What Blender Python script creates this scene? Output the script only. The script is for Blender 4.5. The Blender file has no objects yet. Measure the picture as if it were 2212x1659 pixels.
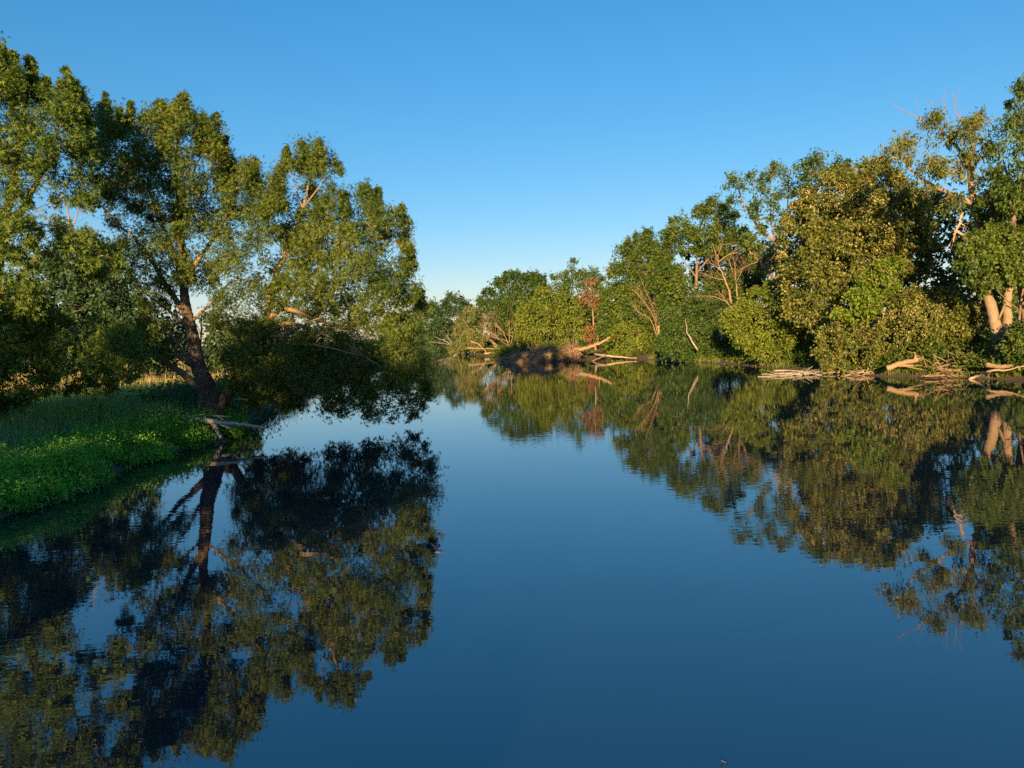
import bpy, math, random
import numpy as np
from mathutils import Vector, Matrix

# ------------------------------------------------------------------ camera, sky, sun, exposure
sc = bpy.context.scene
COL = sc.collection
FPX, CX, CY = 1661.0, 1106.0, 829.5          # focal length and centre in a 2212 x 1659 frame
CAMZ = 4.0
PITCH, ROLL = math.radians(3.78), math.radians(2.35)
_R0 = np.array([1., 0, 0]); _F0 = np.array([0, math.cos(PITCH), -math.sin(PITCH)]); _U0 = np.array([0, math.sin(PITCH), math.cos(PITCH)])
_R = math.cos(ROLL) * _R0 - math.sin(ROLL) * _U0
_U = math.sin(ROLL) * _R0 + math.cos(ROLL) * _U0
cam = bpy.data.cameras.new('camera'); camo = bpy.data.objects.new('camera', cam); COL.objects.link(camo)
cam.sensor_fit = 'HORIZONTAL'; cam.sensor_width = 36.0; cam.lens = FPX / 2212 * 36.0
cam.clip_start = 0.1; cam.clip_end = 6000
camo.matrix_world = Matrix(((_R[0], _U[0], -_F0[0], 0), (_R[1], _U[1], -_F0[1], 0), (_R[2], _U[2], -_F0[2], CAMZ), (0, 0, 0, 1)))
sc.camera = camo

SUN_EL, SUN_AZ = math.radians(8.0), math.radians(-169)   # low sun behind the camera, to its left
w = bpy.data.worlds.new('World'); sc.world = w; w.use_nodes = True
nt = w.node_tree; bg = nt.nodes['Background']
sky = nt.nodes.new('ShaderNodeTexSky'); sky.sky_type = 'NISHITA'; sky.sun_disc = False
sky.sun_elevation = SUN_EL; sky.sun_rotation = SUN_AZ; sky.air_density = 1.0; sky.dust_density = 0.3; sky.ozone_density = 4.0
gam = nt.nodes.new('ShaderNodeGamma'); gam.inputs[1].default_value = 0.7
hsv = nt.nodes.new('ShaderNodeHueSaturation'); hsv.inputs['Saturation'].default_value = 1.35
nt.links.new(sky.outputs[0], gam.inputs[0]); nt.links.new(gam.outputs[0], hsv.inputs['Color']); 
tint = nt.nodes.new('ShaderNodeMixRGB'); tint.blend_type = 'MULTIPLY'; tint.inputs[0].default_value = 1.0; tint.inputs[2].default_value = (1.0, .80, .79, 1)
nt.links.new(hsv.outputs[0], tint.inputs[1]); nt.links.new(tint.outputs[0], bg.inputs[0])
bg.inputs[1].default_value = 0.126

sun = bpy.data.lights.new('sun', 'SUN'); suno = bpy.data.objects.new('sun', sun); COL.objects.link(suno)
sun.energy = 5.0; sun.angle = math.radians(0.55); sun.color = (1.0, 0.64, 0.29)
_sd = Vector((math.sin(SUN_AZ) * math.cos(SUN_EL), math.cos(SUN_AZ) * math.cos(SUN_EL), math.sin(SUN_EL)))   # towards the sun
suno.rotation_euler = _sd.to_track_quat('Z', 'Y').to_euler()
sc.view_settings.view_transform = 'Standard'; sc.view_settings.look = 'None'
sc.view_settings.exposure = 1.66; sc.view_settings.gamma = 1.0; sc.view_settings.use_curve_mapping = False
sc.render.engine = 'CYCLES'
sc.cycles.max_bounces = 6; sc.cycles.diffuse_bounces = 3; sc.cycles.glossy_bounces = 3; sc.cycles.transmission_bounces = 2
sc.cycles.use_denoising = False
sc.cycles.sample_clamp_indirect = 6.0

# ------------------------------------------------------------------ helpers
def P(u, v, Y):
    """world point on the plane y = Y seen at (u, v) of the 2212-wide frame"""
    d = _F0 + (u - CX) / FPX * _R - (v - CY) / FPX * _U
    t = Y / d[1]
    return np.array([0, 0, CAMZ]) + d * t

def PA(uv, Y):
    uv = np.asarray(uv, float); Y = np.broadcast_to(np.asarray(Y, float), uv.shape[:1])
    d = _F0[None] + ((uv[:, 0] - CX) / FPX)[:, None] * _R[None] - ((uv[:, 1] - CY) / FPX)[:, None] * _U[None]
    return np.array([0, 0, CAMZ])[None] + d * (Y / d[:, 1])[:, None]

def G(u, v, z=0.0):
    d = _F0 + (u - CX) / FPX * _R - (v - CY) / FPX * _U
    t = (z - CAMZ) / d[2]
    return np.array([0, 0, CAMZ]) + d * t

def nrm(a):
    return a / np.maximum(np.linalg.norm(a, axis=-1, keepdims=True), 1e-9)

def mesh_np(name, verts, faces, smooth=False):
    """faces: list of (n, k) integer arrays"""
    me = bpy.data.meshes.new(name)
    verts = np.ascontiguousarray(verts, np.float32)
    faces = [np.asarray(f, np.int32) for f in faces if len(f)]
    nl = sum(f.size for f in faces); npoly = sum(len(f) for f in faces)
    me.vertices.add(len(verts)); me.vertices.foreach_set('co', verts.ravel())
    me.loops.add(nl); me.loops.foreach_set('vertex_index', np.concatenate([f.ravel() for f in faces]))
    me.polygons.add(npoly)
    tot = np.concatenate([np.full(len(f), f.shape[1], np.int32) for f in faces])
    st = np.concatenate([[0], np.cumsum(tot)[:-1]]).astype(np.int32)
    me.polygons.foreach_set('loop_start', st); me.polygons.foreach_set('loop_total', tot)
    if smooth: me.polygons.foreach_set('use_smooth', np.ones(npoly, bool))
    me.update(calc_edges=True); me.validate()
    return me

def obj(name, me, mat, parent=None, origin=None, kind=None, label=None, cat=None, group=None):
    o = bpy.data.objects.new(name, me); COL.objects.link(o)
    if me is not None and mat is not None: me.materials.append(mat)
    if parent is not None: o.parent = parent
    elif origin is not None: o.location = origin
    if kind: o['kind'] = kind
    if label: o['label'] = label
    if cat: o['category'] = cat
    if group: o['group'] = group
    return o

def empty(name, loc, label, cat, group=None):
    o = bpy.data.objects.new(name, None); COL.objects.link(o); o.location = loc; o.empty_display_size = 0.3
    o['label'] = label; o['category'] = cat
    if group: o['group'] = group
    return o

class TB:
    """collects tubes into one mesh"""
    def __init__(s): s.v = []; s.q = []; s.n = 0
    def tube(s, pts, rad, k=6, rng=None, rough=0.0, cap=True):
        pts = np.asarray(pts, float); m = len(pts)
        rad = np.broadcast_to(np.asarray(rad, float), (m,))
        tan = np.gradient(pts, axis=0); tan = nrm(tan)
        ref = np.array([0.31, 0.93, 0.21]); 
        if abs(np.dot(nrm(pts[-1] - pts[0]), ref / np.linalg.norm(ref))) > .9: ref = np.array([.9, -.2, .35])
        a = nrm(np.cross(tan, ref)); b = np.cross(tan, a)
        th = np.linspace(0, 2 * np.pi, k, endpoint=False)
        rr = np.repeat(rad[:, None], k, 1)
        if rough and rng is not None: rr = rr * (1 + rough * rng.standard_normal((m, k)))
        ring = pts[:, None] + rr[..., None] * (np.cos(th)[None, :, None] * a[:, None] + np.sin(th)[None, :, None] * b[:, None])
        i = np.arange(m - 1)[:, None] * k + s.n; j = np.arange(k)[None]; j2 = (j + 1) % k
        s.v.append(ring.reshape(-1, 3)); s.q.append(np.stack([i + j, i + j2, i + k + j2, i + k + j], -1).reshape(-1, 4))
        s.n += m * k
        if cap:
            e = s.n - k + np.arange(k); f0 = s.n - m * k + np.arange(k)
            if k == 4: s.q.append(e[None]); s.q.append(f0[::-1][None])
            else:
                c1 = len(e); s.v.append(np.stack([pts[-1], pts[0]])); ci = s.n; s.n += 2
                s.q.append(np.stack([e, np.roll(e, -1), np.full(k, ci), np.full(k, ci)], 1)[:, :3].reshape(-1, 3))
                s.q.append(np.stack([np.roll(f0, -1), f0, np.full(k, ci + 1)], 1))
    def mesh(s, name, off=(0, 0, 0)):
        q4 = [q for q in s.q if q.shape[1] == 4]; q3 = [q for q in s.q if q.shape[1] == 3]
        fs = []
        if q4: fs.append(np.concatenate(q4))
        if q3: fs.append(np.concatenate(q3))
        return mesh_np(name, np.concatenate(s.v) - np.asarray(off)[None], fs, True)

def smooth_path(pts, n=6):
    """Catmull-Rom through points (rows may carry a radius as the 4th column)"""
    p = np.asarray(pts, float); p = np.vstack([2 * p[0] - p[1], p, 2 * p[-1] - p[-2]])
    out = []
    for i in range(1, len(p) - 2):
        for t in np.arange(n) / n:
            out.append(.5 * ((2 * p[i]) + (p[i + 1] - p[i - 1]) * t + (2 * p[i - 1] - 5 * p[i] + 4 * p[i + 1] - p[i + 2]) * t * t
                             + (3 * p[i] - p[i - 1] - 3 * p[i + 1] + p[i + 2]) * t ** 3))
    out.append(p[-2])
    return np.array(out)

def in_poly(pts, poly):
    poly = np.asarray(poly, float); x, y = pts[:, 0], pts[:, 1]; ins = np.zeros(len(pts), bool)
    j = len(poly) - 1
    for i in range(len(poly)):
        xi, yi = poly[i]; xj, yj = poly[j]
        c = ((yi > y) != (yj > y)) & (x < (xj - xi) * (y - yi) / (yj - yi + 1e-12) + xi)
        ins ^= c; j = i
    return ins

def edge_dist(pts, poly, closed=True):
    poly = np.asarray(poly, float); d = np.full(len(pts), 1e9)
    n = len(poly)
    for i in range(n if closed else n - 1):
        a = poly[i]; b = poly[(i + 1) % n]; ab = b - a
        t = np.clip(((pts - a) @ ab) / max(ab @ ab, 1e-9), 0, 1)
        d = np.minimum(d, np.linalg.norm(pts - (a + t[:, None] * ab), axis=1))
    return d

def sstep(a, b, x):
    t = np.clip((x - a) / (b - a), 0, 1); return t * t * (3 - 2 * t)

def vnoise(x, y, s, seed=0):
    """cheap value noise"""
    x = np.asarray(x) / s; y = np.asarray(y) / s
    xi = np.floor(x).astype(np.int64); yi = np.floor(y).astype(np.int64); fx = x - xi; fy = y - yi
    def h(a, b):
        v = np.sin(a * 127.1 + b * 311.7 + seed * 74.7) * 43758.5453
        return v - np.floor(v)
    fx = fx * fx * (3 - 2 * fx); fy = fy * fy * (3 - 2 * fy)
    return (h(xi, yi) * (1 - fx) + h(xi + 1, yi) * fx) * (1 - fy) + (h(xi, yi + 1) * (1 - fx) + h(xi + 1, yi + 1) * fx) * fy

# ------------------------------------------------------------------ materials
def new_mat(name):
    m = bpy.data.materials.new(name); m.use_nodes = True
    t = m.node_tree; t.nodes.clear(); out = t.nodes.new('ShaderNodeOutputMaterial')
    return m, t, out

def leaf_mat(name, cols, transl=0.32, rough=0.55, spec=0.25, nscale=0.5):
    """cols: three leaf colours, picked per leaf and by slow patches through the crown"""
    m, t, out = new_mat(name); N = t.nodes.new; L = t.links.new
    geo = N('ShaderNodeNewGeometry'); tc = N('ShaderNodeTexCoord'); noi = N('ShaderNodeTexNoise')
    noi.inputs['Scale'].default_value = nscale; noi.inputs['Detail'].default_value = 2.0
    cols = [tuple(min(.6, c * 1.13) for c in q) for q in cols]
    L(tc.outputs['Object'], noi.inputs['Vector'])
    ad = N('ShaderNodeMath'); ad.operation = 'MULTIPLY_ADD'; ad.inputs[1].default_value = 0.55
    L(geo.outputs['Random Per Island'], ad.inputs[0])
    mm = N('ShaderNodeMapRange'); mm.inputs[1].default_value = .3; mm.inputs[2].default_value = .7; mm.inputs[3].default_value = 0; mm.inputs[4].default_value = .45
    L(noi.outputs['Fac'], mm.inputs[0]); L(mm.outputs[0], ad.inputs[2])
    rp = N('ShaderNodeValToRGB'); e = rp.color_ramp.elements
    e[0].position = 0.1; e[0].color = (*cols[0], 1); e[1].position = 0.9; e[1].color = (*cols[2], 1)
    k = e.new(0.5); k.color = (*cols[1], 1)
    L(ad.outputs[0], rp.inputs[0])
    pr = N('ShaderNodeBsdfPrincipled'); pr.inputs['Roughness'].default_value = rough
    pr.inputs['Specular IOR Level'].default_value = spec
    L(rp.outputs[0], pr.inputs['Base Color'])
    tr = N('ShaderNodeBsdfTranslucent'); 
    tm = N('ShaderNodeMixRGB'); tm.blend_type = 'MULTIPLY'; tm.inputs[0].default_value = 1; tm.inputs[2].default_value = (1.5, 1.6, .7, 1)
    L(rp.outputs[0], tm.inputs[1]); L(tm.outputs[0], tr.inputs['Color'])
    mx = N('ShaderNodeMixShader'); mx.inputs[0].default_value = transl
    L(pr.outputs[0], mx.inputs[1]); L(tr.outputs[0], mx.inputs[2]); L(mx.outputs[0], out.inputs[0])
    return m

def bark_mat(name, c1, c2, scale=3.0, stretch=(1, 1, .22), bump=0.5, rough=.9, dist=.03):
    m, t, out = new_mat(name); N = t.nodes.new; L = t.links.new
    tc = N('ShaderNodeTexCoord'); mp = N('ShaderNodeMapping'); mp.inputs['Scale'].default_value = stretch
    L(tc.outputs['Object'], mp.inputs[0])
    n1 = N('ShaderNodeTexNoise'); n1.inputs['Scale'].default_value = scale * 6; n1.inputs['Detail'].default_value = 6; n1.inputs['Roughness'].default_value = .65
    n2 = N('ShaderNodeTexNoise'); n2.inputs['Scale'].default_value = scale * .5; n2.inputs['Detail'].default_value = 3
    L(mp.outputs[0], n1.inputs[0]); L(tc.outputs['Object'], n2.inputs[0])
    a = N('ShaderNodeMath'); a.operation = 'MULTIPLY_ADD'; a.inputs[1].default_value = .6; L(n1.outputs['Fac'], a.inputs[0])
    b = N('ShaderNodeMath'); b.operation = 'MULTIPLY'; b.inputs[1].default_value = .4; L(n2.outputs['Fac'], b.inputs[0]); L(b.outputs[0], a.inputs[2])
    rp = N('ShaderNodeValToRGB'); e = rp.color_ramp.elements; e[0].position = .35; e[0].color = (*c1, 1); e[1].position = .65; e[1].color = (*c2, 1)
    L(a.outputs[0], rp.inputs[0])
    pr = N('ShaderNodeBsdfPrincipled'); pr.inputs['Roughness'].default_value = rough; pr.inputs['Specular IOR Level'].default_value = .2
    L(rp.outputs[0], pr.inputs['Base Color'])
    bp = N('ShaderNodeBump'); bp.inputs['Strength'].default_value = bump; bp.inputs['Distance'].default_value = dist
    L(n1.outputs['Fac'], bp.inputs['Height']); L(bp.outputs[0], pr.inputs['Normal'])
    L(pr.outputs[0], out.inputs[0])
    return m

M = {}
M['hero_leaf'] = leaf_mat('maple leaf', [(0.029, 0.064, 0.016), (0.064, 0.105, 0.018), (0.138, 0.16, 0.022)])
M['edge_leaf'] = leaf_mat('maple leaf broad', [(0.03, 0.066, 0.014), (0.068, 0.114, 0.02), (0.128, 0.18, 0.025)])
M['green'] = leaf_mat('green leaf', [(0.026, 0.06, 0.013), (0.054, 0.096, 0.016), (0.101, 0.137, 0.023)])
M['dark'] = leaf_mat('dark green leaf', [(0.022, 0.052, 0.016), (0.037, 0.078, 0.018), (0.069, 0.115, 0.022)])
M['yellow'] = leaf_mat('yellow green leaf', [(0.053, 0.091, 0.014), (0.095, 0.137, 0.018), (0.151, 0.182, 0.026)])
M['lime'] = leaf_mat('bright maple leaf', [(0.05, 0.09, 0.011), (0.09, 0.144, 0.014), (0.153, 0.189, 0.023)])
M['olive'] = leaf_mat('willow leaf', [(.08, .10, .035), (.13, .15, .05), (.20, .20, .075)])
M['linden'] = leaf_mat('linden leaf', [(0.032, 0.059, 0.014), (0.08, 0.103, 0.02), (0.172, 0.167, 0.041)])
M['blossom'] = leaf_mat('cream blossom', [(.24, .22, .09), (.31, .285, .13), (.38, .35, .19)], transl=.2)
M['rust'] = leaf_mat('rust leaf', [(.11, .06, .025), (.17, .09, .04), (.21, .125, .055)])
M['far'] = leaf_mat('far leaf', [(.02, .05, .022), (.032, .07, .028), (.055, .095, .03)])  # distance haze is put into the leaf colour as a bluish green
M['willow'] = leaf_mat('weeping willow leaf', [(.05, .09, .045), (.075, .115, .05), (.10, .14, .06)])
M['grass'] = leaf_mat('grass', [(0.089, 0.179, 0.034), (0.176, 0.288, 0.037), (0.32, 0.432, 0.051)], transl=.3, nscale=.25)
M['reed'] = leaf_mat('reed grass', [(0.079, 0.151, 0.067), (0.131, 0.211, 0.089), (0.194, 0.27, 0.105)], transl=.25, nscale=.25)
M['weed'] = leaf_mat('weed leaf', [(0.082, 0.22, 0.037), (0.137, 0.328, 0.041), (0.233, 0.46, 0.056)], transl=.35, nscale=.6)
M['hay'] = leaf_mat('dry meadow grass', [(.20, .17, .075), (.29, .24, .11), (.36, .31, .16)], transl=.3, nscale=.12)
M['sap'] = leaf_mat('sapling leaf', [(.08, .19, .02), (.11, .25, .025), (.15, .30, .035)], transl=.4)
M['yflower'] = leaf_mat('yellow flower', [(.50, .46, .05), (.58, .52, .06), (.62, .58, .10)], transl=.2)
M['pflower'] = leaf_mat('pink flower', [(.42, .20, .26), (.50, .27, .33), (.55, .36, .40)], transl=.2)
M['bark'] = bark_mat('maple bark', (.05, .038, .03), (.22, .17, .13), scale=2.2, bump=1.0, dist=.08)
M['limb'] = bark_mat('maple limb bark', (.13, .10, .062), (.27, .20, .12), scale=5)
M['palebark'] = bark_mat('pale bark', (.13, .10, .075), (.27, .205, .15))
M['tanbark'] = bark_mat('tan bark', (.10, .075, .052), (.21, .155, .105))
M['drybark'] = bark_mat('dry twig bark', (.16, .115, .072), (.27, .20, .125), scale=6)
M['greywood'] = bark_mat('weathered driftwood', (.15, .13, .115), (.34, .31, .28), scale=4, stretch=(.5, .5, .5), bump=.35)
M['silverwood'] = bark_mat('silver driftwood', (.22, .20, .185), (.48, .45, .42), scale=4, stretch=(.5, .5, .5), bump=.35)
M['shoregrass'] = leaf_mat('shore grass', [(.06, .09, .02), (.09, .13, .028), (.14, .17, .04)], nscale=.4)
M['palewood'] = bark_mat('bleached driftwood', (.20, .155, .115), (.36, .29, .22), scale=4, stretch=(.5, .5, .5), bump=.35)
M['brownwood'] = bark_mat('brown dead wood', (.13, .085, .06), (.24, .165, .12), scale=4, stretch=(.6, .6, .6))
M['mudwood'] = bark_mat('muddy roots', (.10, .068, .042), (.25, .175, .115), scale=4, stretch=(.7, .7, .7))

# ------------------------------------------------------------------ terrain and water
LEFT = [(-12.6, -80), (-12.6, 0), (-12.8, 12)] + [tuple(G(u, v)[:2]) for u, v in
        [(0, 1112), (100, 1086), (200, 1050), (300, 1004), (345, 985), (440, 960), (485, 953), (508, 935), (535, 908), (600, 872), (700, 828), (800, 795), (895, 766)]] \
       + [(-28, 215), (-48, 244), (-90, 268), (-200, 290), (-500, 300)]
RIGHT = [(40, -80), (37, 0), (34, 25), (31.5, 38)] + [tuple(G(u, v)[:2]) for u, v in
        [(2212, 822), (2100, 818), (1950, 815), (1800, 806), (1700, 799), (1620, 790), (1500, 782), (1420, 778), (1330, 773), (1262, 778), (1180, 782), (1090, 778), (1045, 768), (995, 763)]] \
       + [(-13, 195), (-24, 232), (-46, 263), (-90, 288), (-200, 310), (-500, 322)]
RIVER = np.array(LEFT + RIGHT[::-1])

def land_sd(x, y):
    p = np.stack([np.ravel(x), np.ravel(y)], 1)
    d = np.minimum(edge_dist(p, LEFT, False), edge_dist(p, RIGHT, False))
    d = np.where(in_poly(p, RIVER), -d, d)
    d = d + .9 * (vnoise(p[:, 0], p[:, 1], 1.7, 41) - .5) + .5 * (vnoise(p[:, 0], p[:, 1], .7, 42) - .5)     # ragged water edge
    return d.reshape(np.shape(x))

def height(x, y):
    x = np.asarray(x, float); y = np.asarray(y, float)
    sd = land_sd(x, y)
    right = (x > -8 + np.clip((y - 100) * -.2, -40, 0))
    zl = .55 * sstep(0, .9, sd) + .45 * sstep(.8, 7, sd) + .25 * sstep(10, 60, sd)
    zr = .35 * sstep(0, .8, sd) + .9 * sstep(.8, 5, sd) + 1.0 * sstep(4, 25, sd)
    z = np.where(right, zr, zl)
    z = z + (vnoise(x, y, 3.1, 1) - .5) * .28 * sstep(.2, 3, sd) + (vnoise(x, y, 1.1, 2) - .5) * .12 * sstep(.1, 1.0, sd)
    zw = -.06 - 1.4 * sstep(0, 5, -sd) + (vnoise(x, y, 1.3, 3) - .5) * .05
    return np.where(sd > 0, z + .015, zw)

def lines(segs):
    out = []
    for a, b, s in segs: out.append(np.arange(a, b, s))
    return np.unique(np.concatenate(out + [[segs[-1][1]]]))
gx = lines([(-3000, -500, 250), (-500, -100, 25), (-100, -30, 2), (-30, -8, .35), (-8, 48, 1.1), (48, 110, 4), (110, 500, 30), (500, 3000, 250)])
gy = lines([(-600, -100, 100), (-100, 8, 4), (8, 46, .35), (46, 130, 1.2), (130, 240, 2.5), (240, 340, 4), (340, 700, 30), (700, 4000, 300)])
XX, YY = np.meshgrid(gx, gy); ZZ = height(XX, YY)
nx, ny = len(gx), len(gy)
ii = (np.arange(ny - 1)[:, None] * nx + np.arange(nx - 1)[None]).ravel()
m, t, out = new_mat('bank soil and turf'); N = t.nodes.new; L = t.links.new
tc = N('ShaderNodeTexCoord'); n1 = N('ShaderNodeTexNoise'); n1.inputs['Scale'].default_value = .6; n1.inputs['Detail'].default_value = 8
n2 = N('ShaderNodeTexNoise'); n2.inputs['Scale'].default_value = 9; n2.inputs['Detail'].default_value = 6
L(tc.outputs['Object'], n1.inputs[0]); L(tc.outputs['Object'], n2.inputs[0])
rp = N('ShaderNodeValToRGB'); e = rp.color_ramp.elements; e[0].position = .38; e[0].color = (.14, .088, .05, 1); e[1].position = .62; e[1].color = (.055, .085, .025, 1)
L(n1.outputs['Fac'], rp.inputs[0])
sx = N('ShaderNodeSeparateXYZ'); L(tc.outputs['Object'], sx.inputs[0])
mr = N('ShaderNodeMapRange'); mr.inputs[1].default_value = .12; mr.inputs[2].default_value = .5; L(sx.outputs['Z'], mr.inputs[0])
mud = N('ShaderNodeMixRGB'); mud.inputs[1].default_value = (.075, .05, .034, 1); L(mr.outputs[0], mud.inputs[0]); L(rp.outputs[0], mud.inputs[2])
mv = N('ShaderNodeMixRGB'); mv.blend_type = 'OVERLAY'; mv.inputs[0].default_value = .5; L(mud.outputs[0], mv.inputs[1]); L(n2.outputs['Fac'], mv.inputs[2])
pr = N('ShaderNodeBsdfPrincipled'); pr.inputs['Roughness'].default_value = .95; L(mv.outputs[0], pr.inputs['Base Color'])
bp = N('ShaderNodeBump'); bp.inputs['Strength'].default_value = .8; bp.inputs['Distance'].default_value = .06; L(n2.outputs['Fac'], bp.inputs['Height']); L(bp.outputs[0], pr.inputs['Normal'])
L(pr.outputs[0], out.inputs[0])
gme = mesh_np('ground', np.stack([XX.ravel(), YY.ravel(), ZZ.ravel()], 1), [np.stack([ii, ii + 1, ii + nx + 1, ii + nx], 1)], True)
obj('ground', gme, m, kind='structure', label='grassy river banks and flat land on both sides')

m, t, out = new_mat('still river water'); N = t.nodes.new; L = t.links.new
tc = N('ShaderNodeTexCoord')
def ripple(scale, stretch, det=2.0, rot=0.0):
    mp = N('ShaderNodeMapping'); mp.inputs['Scale'].default_value = stretch; mp.inputs['Rotation'].default_value = (0, 0, rot); L(tc.outputs['Object'], mp.inputs[0])
    n = N('ShaderNodeTexNoise'); n.inputs['Scale'].default_value = scale; n.inputs['Detail'].default_value = det; n.inputs['Roughness'].default_value = .5; L(mp.outputs[0], n.inputs[0]); return n
r1 = ripple(1.1, (.6, 1, 1), 2.0, .3); r2 = ripple(6.0, (.5, 1, 1), 1.0, -.2); r3 = ripple(.09, (1, .6, 1), 2.0)
pm = N('ShaderNodeMapRange'); pm.inputs[1].default_value = .46; pm.inputs[2].default_value = .66; pm.inputs[3].default_value = .22; pm.inputs[4].default_value = 1.0; L(r3.outputs['Fac'], pm.inputs[0])
mu = N('ShaderNodeMath'); mu.operation = 'MULTIPLY'; L(r2.outputs['Fac'], mu.inputs[0]); L(pm.outputs[0], mu.inputs[1])
b1 = N('ShaderNodeBump'); b1.inputs['Strength'].default_value = 1; b1.inputs['Distance'].default_value = .0016; L(r1.outputs['Fac'], b1.inputs['Height'])
b2 = N('ShaderNodeBump'); b2.inputs['Strength'].default_value = 1; b2.inputs['Distance'].default_value = .0021; L(mu.outputs[0], b2.inputs['Height']); L(b1.outputs[0], b2.inputs['Normal'])
pr = N('ShaderNodeBsdfPrincipled'); pr.inputs['Base Color'].default_value = (.006, .014, .024, 1); pr.inputs['Roughness'].default_value = .012; pr.inputs['IOR'].default_value = 2.5  # bluish body colour stands in for stronger sky reflection
L(b2.outputs[0], pr.inputs['Normal']); L(pr.outputs[0], out.inputs[0])
wx = np.array([-2000., 2000]); wme = mesh_np('river', np.array([[-2000, -500, 0], [2000, -500, 0], [2000, 1500, 0], [-2000, 1500, 0]], float), [np.array([[0, 1, 2, 3]])])
obj('river_water', wme, m, kind='structure', label='still dark river mirroring trees and blue sky')

# ------------------------------------------------------------------ foliage builders
def leaves_mesh(name, pos, d, n, Lf, Wf, off, compound=False, droop=.12):
    """one folded, pointed leaf per row; compound gives three leaflets"""
    n = nrm(n - (n * d).sum(1, keepdims=True) * d); s = np.cross(n, d)
    k = len(pos); L_ = Lf[:, None]; W_ = Wf[:, None]; zz = np.array([0, 0, 1.0])[None]
    mid = pos + d * L_ * .42
    v = np.stack([pos, mid + s * W_ * .5 + n * W_ * .14, pos + d * L_ - zz * L_ * droop, mid - s * W_ * .5 + n * W_ * .14], 1).reshape(-1, 3)
    fs = [np.arange(k * 4).reshape(-1, 4)]; vs = [v]
    if compound:                                     # two side leaflets, one triangle each
        b_ = pos + d * L_ * .1
        for sg in (1, -1):
            dd = d * .58 + s * sg * .8; ss = -d * .8 * sg + s * .58; m_ = b_ + dd * L_ * .3
            vs.append(np.stack([m_ - ss * W_ * .42, m_ + ss * W_ * .42 + n * W_ * .2, b_ + dd * L_ * .82 - zz * L_ * droop], 1).reshape(-1, 3))
        fs.append(np.arange(k * 6).reshape(-1, 3) + k * 4)
    return mesh_np(name, np.concatenate(vs) - np.asarray(off)[None], fs)

def sample_clumps(rng, poly, n, D, thick, front=.6, edge_in=0.0):
    poly = np.asarray(poly, float); lo, hi = poly.min(0), poly.max(0)
    out = np.zeros((0, 2))
    while len(out) < n:
        p = rng.uniform(lo, hi, (n * 3 + 10, 2)); p = p[in_poly(p, poly)]
        out = np.vstack([out, p])
    p = out; ed = edge_dist(p, poly); p = p[ed >= min(edge_in, .2 * ed.max())]
    while len(p) < n:
        q = rng.uniform(lo, hi, (n * 3 + 10, 2)); q = q[in_poly(q, poly)]; q = q[edge_dist(q, poly) >= min(edge_in, .2 * ed.max())]; p = np.vstack([p, q])
    p = p[:n]; ed = edge_dist(p, poly); half = max(ed.max(), 1e-3)
    tt = thick * np.sqrt(np.clip(1 - (1 - np.minimum(ed / (half * .9), 1)) ** 2, .05, 1))
    r = rng.random(n); s = np.where(rng.random(n) < front, -1 + .7 * r, -1 + 2 * r)
    return p, D + s * tt, ed

def poly_area(poly):
    p = np.asarray(poly, float); x, y = p[:, 0], p[:, 1]
    return .5 * abs(np.dot(x, np.roll(y, 1)) - np.dot(y, np.roll(x, 1)))

def grow_leaves(rng, C, R, cen, per, shoots, up, Lf, Wf, droop, flat=1.0, spread=.12, jit=.3, start=.15):
    """leaf positions, directions, normals around clump centres C with radii R"""
    K = len(C); S = shoots
    outw = nrm(C - cen[None] + 1e-6)
    sd_ = nrm(outw[:, None] * .55 + np.array([0, 0, up])[None, None] + rng.standard_normal((K, S, 3)) * .75)
    sd_[..., 2] *= flat
    st = C[:, None] + rng.standard_normal((K, S, 3)) * (R * .28)[:, None, None]
    nl = max(1, per // S); T = rng.uniform(start, 1, (K, S, nl)) ** .8
    ln = (R[:, None] * rng.uniform(.7, 1.25, (K, S)))
    p = st[:, :, None] + sd_[:, :, None] * (ln[:, :, None] * T)[..., None] + rng.standard_normal((K, S, nl, 3)) * (R * spread)[:, None, None, None]
    d = nrm(sd_[:, :, None] * .45 + rng.standard_normal((K, S, nl, 3)) * .65 + np.array([0, 0, -droop]))
    n = nrm(np.array([-.03, -.12, .42]) + outw[:, None, None] * .55 + rng.standard_normal((K, S, nl, 3)) * .62)
    M_ = K * S * nl
    sc_ = rng.uniform(.7, 1.25, M_)
    return p.reshape(-1, 3), d.reshape(-1, 3), n.reshape(-1, 3), Lf * sc_, Wf * sc_

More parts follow.
